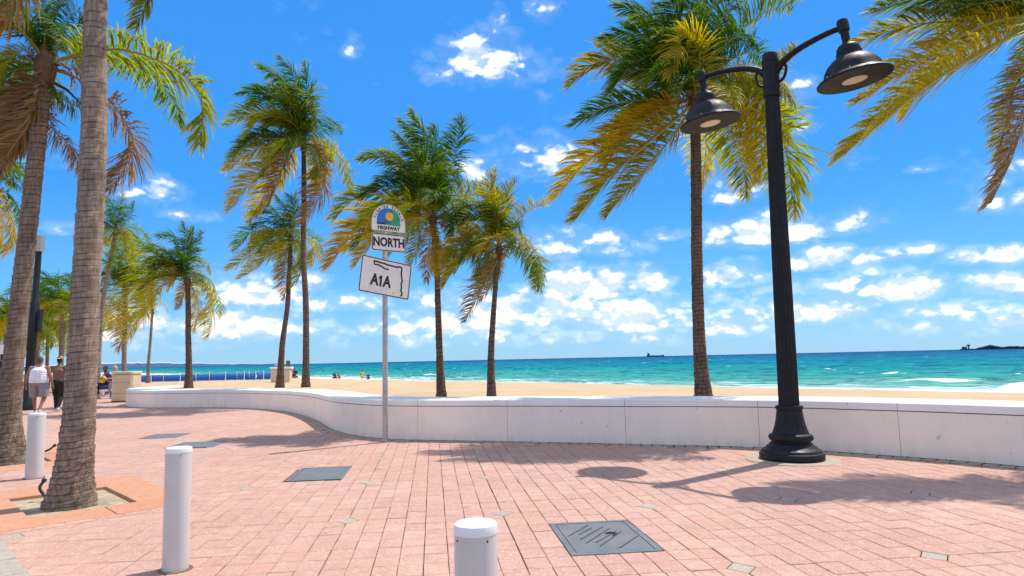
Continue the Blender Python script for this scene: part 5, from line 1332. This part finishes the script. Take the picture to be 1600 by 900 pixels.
def person(label, loc, rz, J, sk, build=1.0, scale=1.0, clothes=(), hair=None, cap=None, voxel=.011, shoes=SHOE, group=None, hold=None):
    root = empty('person', loc, label, 'person', group, rz); root.scale = (scale,) * 3
    j = {k: Vector(v) for k, v in J.items()}
    def limb(g, a, b2, r0, r1, infl=0.0, n=9):
        g.tube([j[a], j[a].lerp(j[b2], .35), j[b2]], [r0 + infl, (r0 * .55 + r1 * .45) * 1.06 + infl, r1 + infl], n)
        g.sphere(j[b2], r1 + infl, 8, 6); g.sphere(j[a], r0 + infl, 8, 6)
    b_ = build
    def torso(g, infl=0.0, lo=0.0, hi=1.0):
        pe, ch, nk = j['pelvis'], j['chest'], j['neck']
        pts = [pe.lerp(ch, q) for q in (0, .3, .6, 1)] + [ch.lerp(nk, .62)]
        rad = [.150 * b_, .148 * b_ * (1.06 if b_ > 1.1 else .93), .152 * b_, .165 * (b_ * .6 + .4), .10]
        k0, k1 = int(lo * 4), int(hi * 4)
        d = (ch - pe).normalized()
        for k in range(k0, k1):
            for f in (0, .5, 1.0):
                p = pts[k].lerp(pts[k + 1], f); r_ = rad[k] * (1 - f) + rad[k + 1] * f + infl
                g.sphere(p, (r_ * 1.12, r_ * (.80 if b_ < 1.1 else .92), max(.09, r_ * .7)), 12, 8)
    g = G(); torso(g)
    g.tube([j['chest'].lerp(j['neck'], .6), j['neck'], j['head']], [.062 * (b_ * .5 + .5), .058 * (b_ * .5 + .5), .05], 9)
    hd = j['head']; fw = (j['face'] - hd).normalized()
    g.sphere(hd, (.083, .102, .118), 14, 10); g.sphere(hd + fw * .03 + Vector((0, 0, -.065)), (.055, .06, .052), 10, 8)
    side = Vector((fw.y, -fw.x, 0)).normalized()
    g.sphere(hd + fw * .098 + Vector((0, 0, -.02)), (.014, .018, .020), 6, 5); g.sphere(hd + fw * .083 + Vector((0, 0, -.062)), (.025, .014, .010), 6, 5)
    for s in (1, -1):
        g.sphere(hd + side * s * .079 + Vector((0, 0, -.012)), (.014, .02, .03), 6, 5)
        q = 'r' if s > 0 else 'l'
        g.sphere(j['sh_' + q], .062 * (b_ * .5 + .5), 8, 6); g.tube([j['chest'].lerp(j['neck'], .35), j['sh_' + q]], [.085 * b_, .058], 8)
        limb(g, 'sh_' + q, 'el_' + q, .052 * (b_ * .6 + .4), .040 * (b_ * .5 + .5)); limb(g, 'el_' + q, 'wr_' + q, .040 * (b_ * .5 + .5), .027)
        d = (j['wr_' + q] - j['el_' + q]).normalized(); w_ = j['wr_' + q]; inn = side * -s
        ax = d.cross(inn).normalized()
        g.tube([w_, w_ + d * .045, w_ + d * .09], [.026, .036, .032], 8, squash=.6)
        for k, ln in enumerate((.068, .078, .072, .055)):
            o = ax * ((k - 1.5) * .019); c = w_ + d * .085 + o
            g.tube([c, c + d * ln * .55 + inn * .008, c + d * ln + inn * .028], [.0095, .009, .0075], 6)
        g.tube([w_ + d * .03 + ax * .03, w_ + d * .065 + ax * .052 + inn * .012, w_ + d * .10 + ax * .05 + inn * .02], [.012, .0105, .009], 6)
        g.sphere(j['hip_' + q], .085 * b_, 10, 7)
        limb(g, 'hip_' + q, 'kn_' + q, .083 * b_, .052 * (b_ * .5 + .5)); limb(g, 'kn_' + q, 'an_' + q, .056 * (b_ * .5 + .5), .036)
        g.tube([j['an_' + q], j['toe_' + q]], [.04, .032], 8, squash=.8)
    body = remesh(g, 'body', sk, root, voxel)
    for s in (1, -1): G().sphere(hd + fw * .082 + side * s * .030 + Vector((0, 0, .012)), .010, 6, 4).build('eye', HAIR, root)
    for kind, m in clothes:
        g = G()
        if kind == 'tank':
            torso(g, .028, .0, .75)
            for s in ('r', 'l'): g.tube([j['chest'].lerp(j['neck'], .1) + (j['sh_' + s] - j['chest']) * .45, j['neck'].lerp(j['sh_' + s], .42) + Vector((0, 0, .03))], [.085 * b_, .042], 8)
            remesh(g, 'tank_top', m, root, voxel, above=.965)
        elif kind == 'shirt':
            torso(g, .016, .0, 1.0)
            for s in ('r', 'l'):
                g.sphere(j['sh_' + s], .078, 8, 6); g.tube([j['sh_' + s], j['sh_' + s].lerp(j['el_' + s], .6)], [.074, .066], 8)
            remesh(g, 'shirt', m, root, voxel)
        else:
            g.sphere(j['pelvis'] + Vector((0, 0, -.02)), (.150 * b_ * 1.12 + .018, .150 * b_ * .92 + .018, .10), 12, 8)
            fr_ = {'shorts': 1.0, 'trousers': 1.0, 'trunks': .55}[kind]
            for s in ('r', 'l'):
                a, b2 = j['hip_' + s], j['kn_' + s]
                g.sphere(a, .10 * b_, 8, 6); g.tube([a, a.lerp(b2, fr_ * .5), a.lerp(b2, fr_ * .97)], [.108 * b_, .10 * b_, .092 * b_], 10)
                if kind == 'trousers': g.sphere(b2, .075, 8, 6); g.tube([b2, j['an_' + s].lerp(b2, .1)], [.078, .056], 9)
            remesh(g, kind, m, root, voxel, below=1.04 if j['pelvis'].z > .8 else None)
    if shoes:
        for s in ('r', 'l'):
            a, t = j['an_' + s], j['toe_' + s]; g = G(); d = (t - a); d.z *= .5
            g.tube([a + Vector((0, 0, .015)), a.lerp(t, .3) + Vector((0, 0, -.02))], [.045, .048], 8); g.tube([a - d * .28 + Vector((0, 0, -.045)), a.lerp(t, .4) + Vector((0, 0, -.035)), t + d * .1 + Vector((0, 0, .0))], [.040, .050, .034], 8, squash=.9)
            remesh(g, 'shoe', shoes, root, voxel)
    if hair:
        g = G(); g.sphere(hd - fw * .014 + Vector((0, 0, .022)), (.084, .096, .106), 12, 8); g.sphere(hd - fw * .045 + Vector((0, 0, -.02)), (.074, .07, .09), 10, 7)
        remesh(g, 'hair', hair, root, voxel)
    if cap:
        g = G(); g.sphere(hd + Vector((0, 0, .045)), (.087, .10, .085), 12, 8); g.tube([hd - fw * .07 + Vector((0, 0, .045)), hd - fw * .17 + Vector((0, 0, .03))], [.06, .045], 8, squash=.25)
        remesh(g, 'cap', cap, root, voxel)
    return root
WALK = dict(pelvis=(0, 0, .97), chest=(0, .01, 1.30), neck=(0, .02, 1.50), head=(0, .04, 1.665), face=(0, .2, 1.66), sh_r=(.20, .01, 1.42), sh_l=(-.20, .01, 1.42), el_r=(.275, -.05, 1.14), el_l=(-.275, .02, 1.14), wr_r=(.30, .06, .90), wr_l=(-.31, .14, .91),
  hip_r=(.095, 0, .93), hip_l=(-.095, 0, .93), kn_r=(.10, .02, .51), kn_l=(-.10, .14, .53), an_r=(.10, -.22, .14), an_l=(-.10, .20, .085), toe_r=(.11, -.08, .045), toe_l=(-.11, .36, .045))
WIDE = dict(WALK); WIDE.update(el_r=(.335, -.03, 1.13), el_l=(-.335, 0, 1.13), wr_r=(.36, .08, .89), wr_l=(-.38, .08, .89), sh_r=(.235, .01, 1.42), sh_l=(-.235, .01, 1.42), hip_r=(.125, 0, .93), hip_l=(-.125, 0, .93), kn_r=(.165, .02, .51), kn_l=(-.165, .14, .53), an_r=(.13, -.20, .14), an_l=(-.15, .20, .085), toe_r=(.14, -.06, .045), toe_l=(-.16, .36, .045))
HEAD_AWAY = radians(42)
p = gp(58, 647)
person('heavy bald man in white tank top and grey shorts walking away', (p.x, p.y, 0), HEAD_AWAY * .3, WIDE, SK_TAN, 1.42, 1.09, (('tank', CL_W), ('shorts', CL_G)), hair=simple('shaved_brown_hair', (.13, .065, .042), .8))
BENT = dict(WALK); BENT.update(el_r=(.30, .08, 1.17), wr_r=(.18, .26, 1.22))
p = gp(89, 643.5)
person('shirtless man in beige cap and long black trousers walking away', (p.x, p.y, 0), .25, BENT, SK_BRN, 1.05, 1.10, (('trousers', CL_K),), hair=HAIR, cap=CAPM)
SIT = dict(pelvis=(0, 0, .56), chest=(0, .10, .88), neck=(0, .17, 1.07), head=(0, .22, 1.23), face=(0, .4, 1.20), sh_r=(.19, .15, 1.0), sh_l=(-.19, .15, 1.0), el_r=(.22, .34, .80), el_l=(-.22, .34, .80), wr_r=(.10, .55, .76), wr_l=(-.10, .56, .78),
  hip_r=(.10, .05, .54), hip_l=(-.10, .05, .54), kn_r=(.13, .46, .54), kn_l=(-.13, .46, .54), an_r=(.13, .44, .09), an_l=(-.13, .50, .09), toe_r=(.13, .60, .045), toe_l=(-.13, .66, .045))
b0 = at(154, 612, 33.3)
person('person in yellow shirt and blue jeans sitting bent forward on the bench', (b0.x, 33.45, -.02), -1.25, SIT, SK_BRN, 1.0, 1.08, (('shirt', CL_Y), ('trousers', CL_B)), hair=HAIR)
b0 = at(178, 600, 34)
person('dark haired person sitting behind the beige bin on its left side', (b0.x, 33.7, .10), 2.2, SIT, SK_BRN, 1.0, 1.13, (('shirt', CL_P), ('trousers', CL_K)), hair=HAIR)
b0 = at(187, 600, 34)
person('bald tanned person sitting behind the beige bin on its right side', (b0.x + .05, 33.9, .10), 2.6, SIT, SK_LT, 1.05, 1.13, (('shirt', CL_W), ('trousers', CL_G)))
b0 = gp(-3, 655)
person('person in purple top and pink shorts at the left picture edge', (b0.x, b0.y, 0), .3, WALK, SK_BRN, 1.1, 1.02, (('shirt', CL_P), ('shorts', CL_PK)), hair=HAIR)
STAND = dict(WALK); STAND.update(kn_r=(.10, .02, .51), kn_l=(-.10, .02, .51), an_r=(.10, 0, .09), an_l=(-.10, 0, .09), toe_r=(.11, .16, .045), toe_l=(-.11, .16, .045))
p = at(566, 593, 96)
person('bather in yellow standing at the water edge left of the sign post', (p.x, 96, p.z - .35), .6, STAND, SK_TAN, 1.0, .95, (('shirt', CL_Y), ('trunks', CL_Y)), hair=HAIR, voxel=.025, shoes=None)
for i, (px, lab, m) in enumerate(((524, 'sunbather sitting on the sand near the surf, left of the standing bather', CL_K), (531, 'sunbather sitting close beside another one on the sand', CL_PK), (576, 'sunbather sitting just right of the standing bather', CL_B), (459, 'sunbather in black sitting near the boxy beach bin', CL_K))):
    p = at(px, 595, 92 if i < 3 else 60)
    t = p.dot(NV); person(lab, (p.x, p.y, sand_z(t) - .42), 1.0 + i, SIT, SK_TAN, 1.0, 1.0, (('trunks', m), ('shirt', m)), hair=HAIR, voxel=.025, shoes=None)
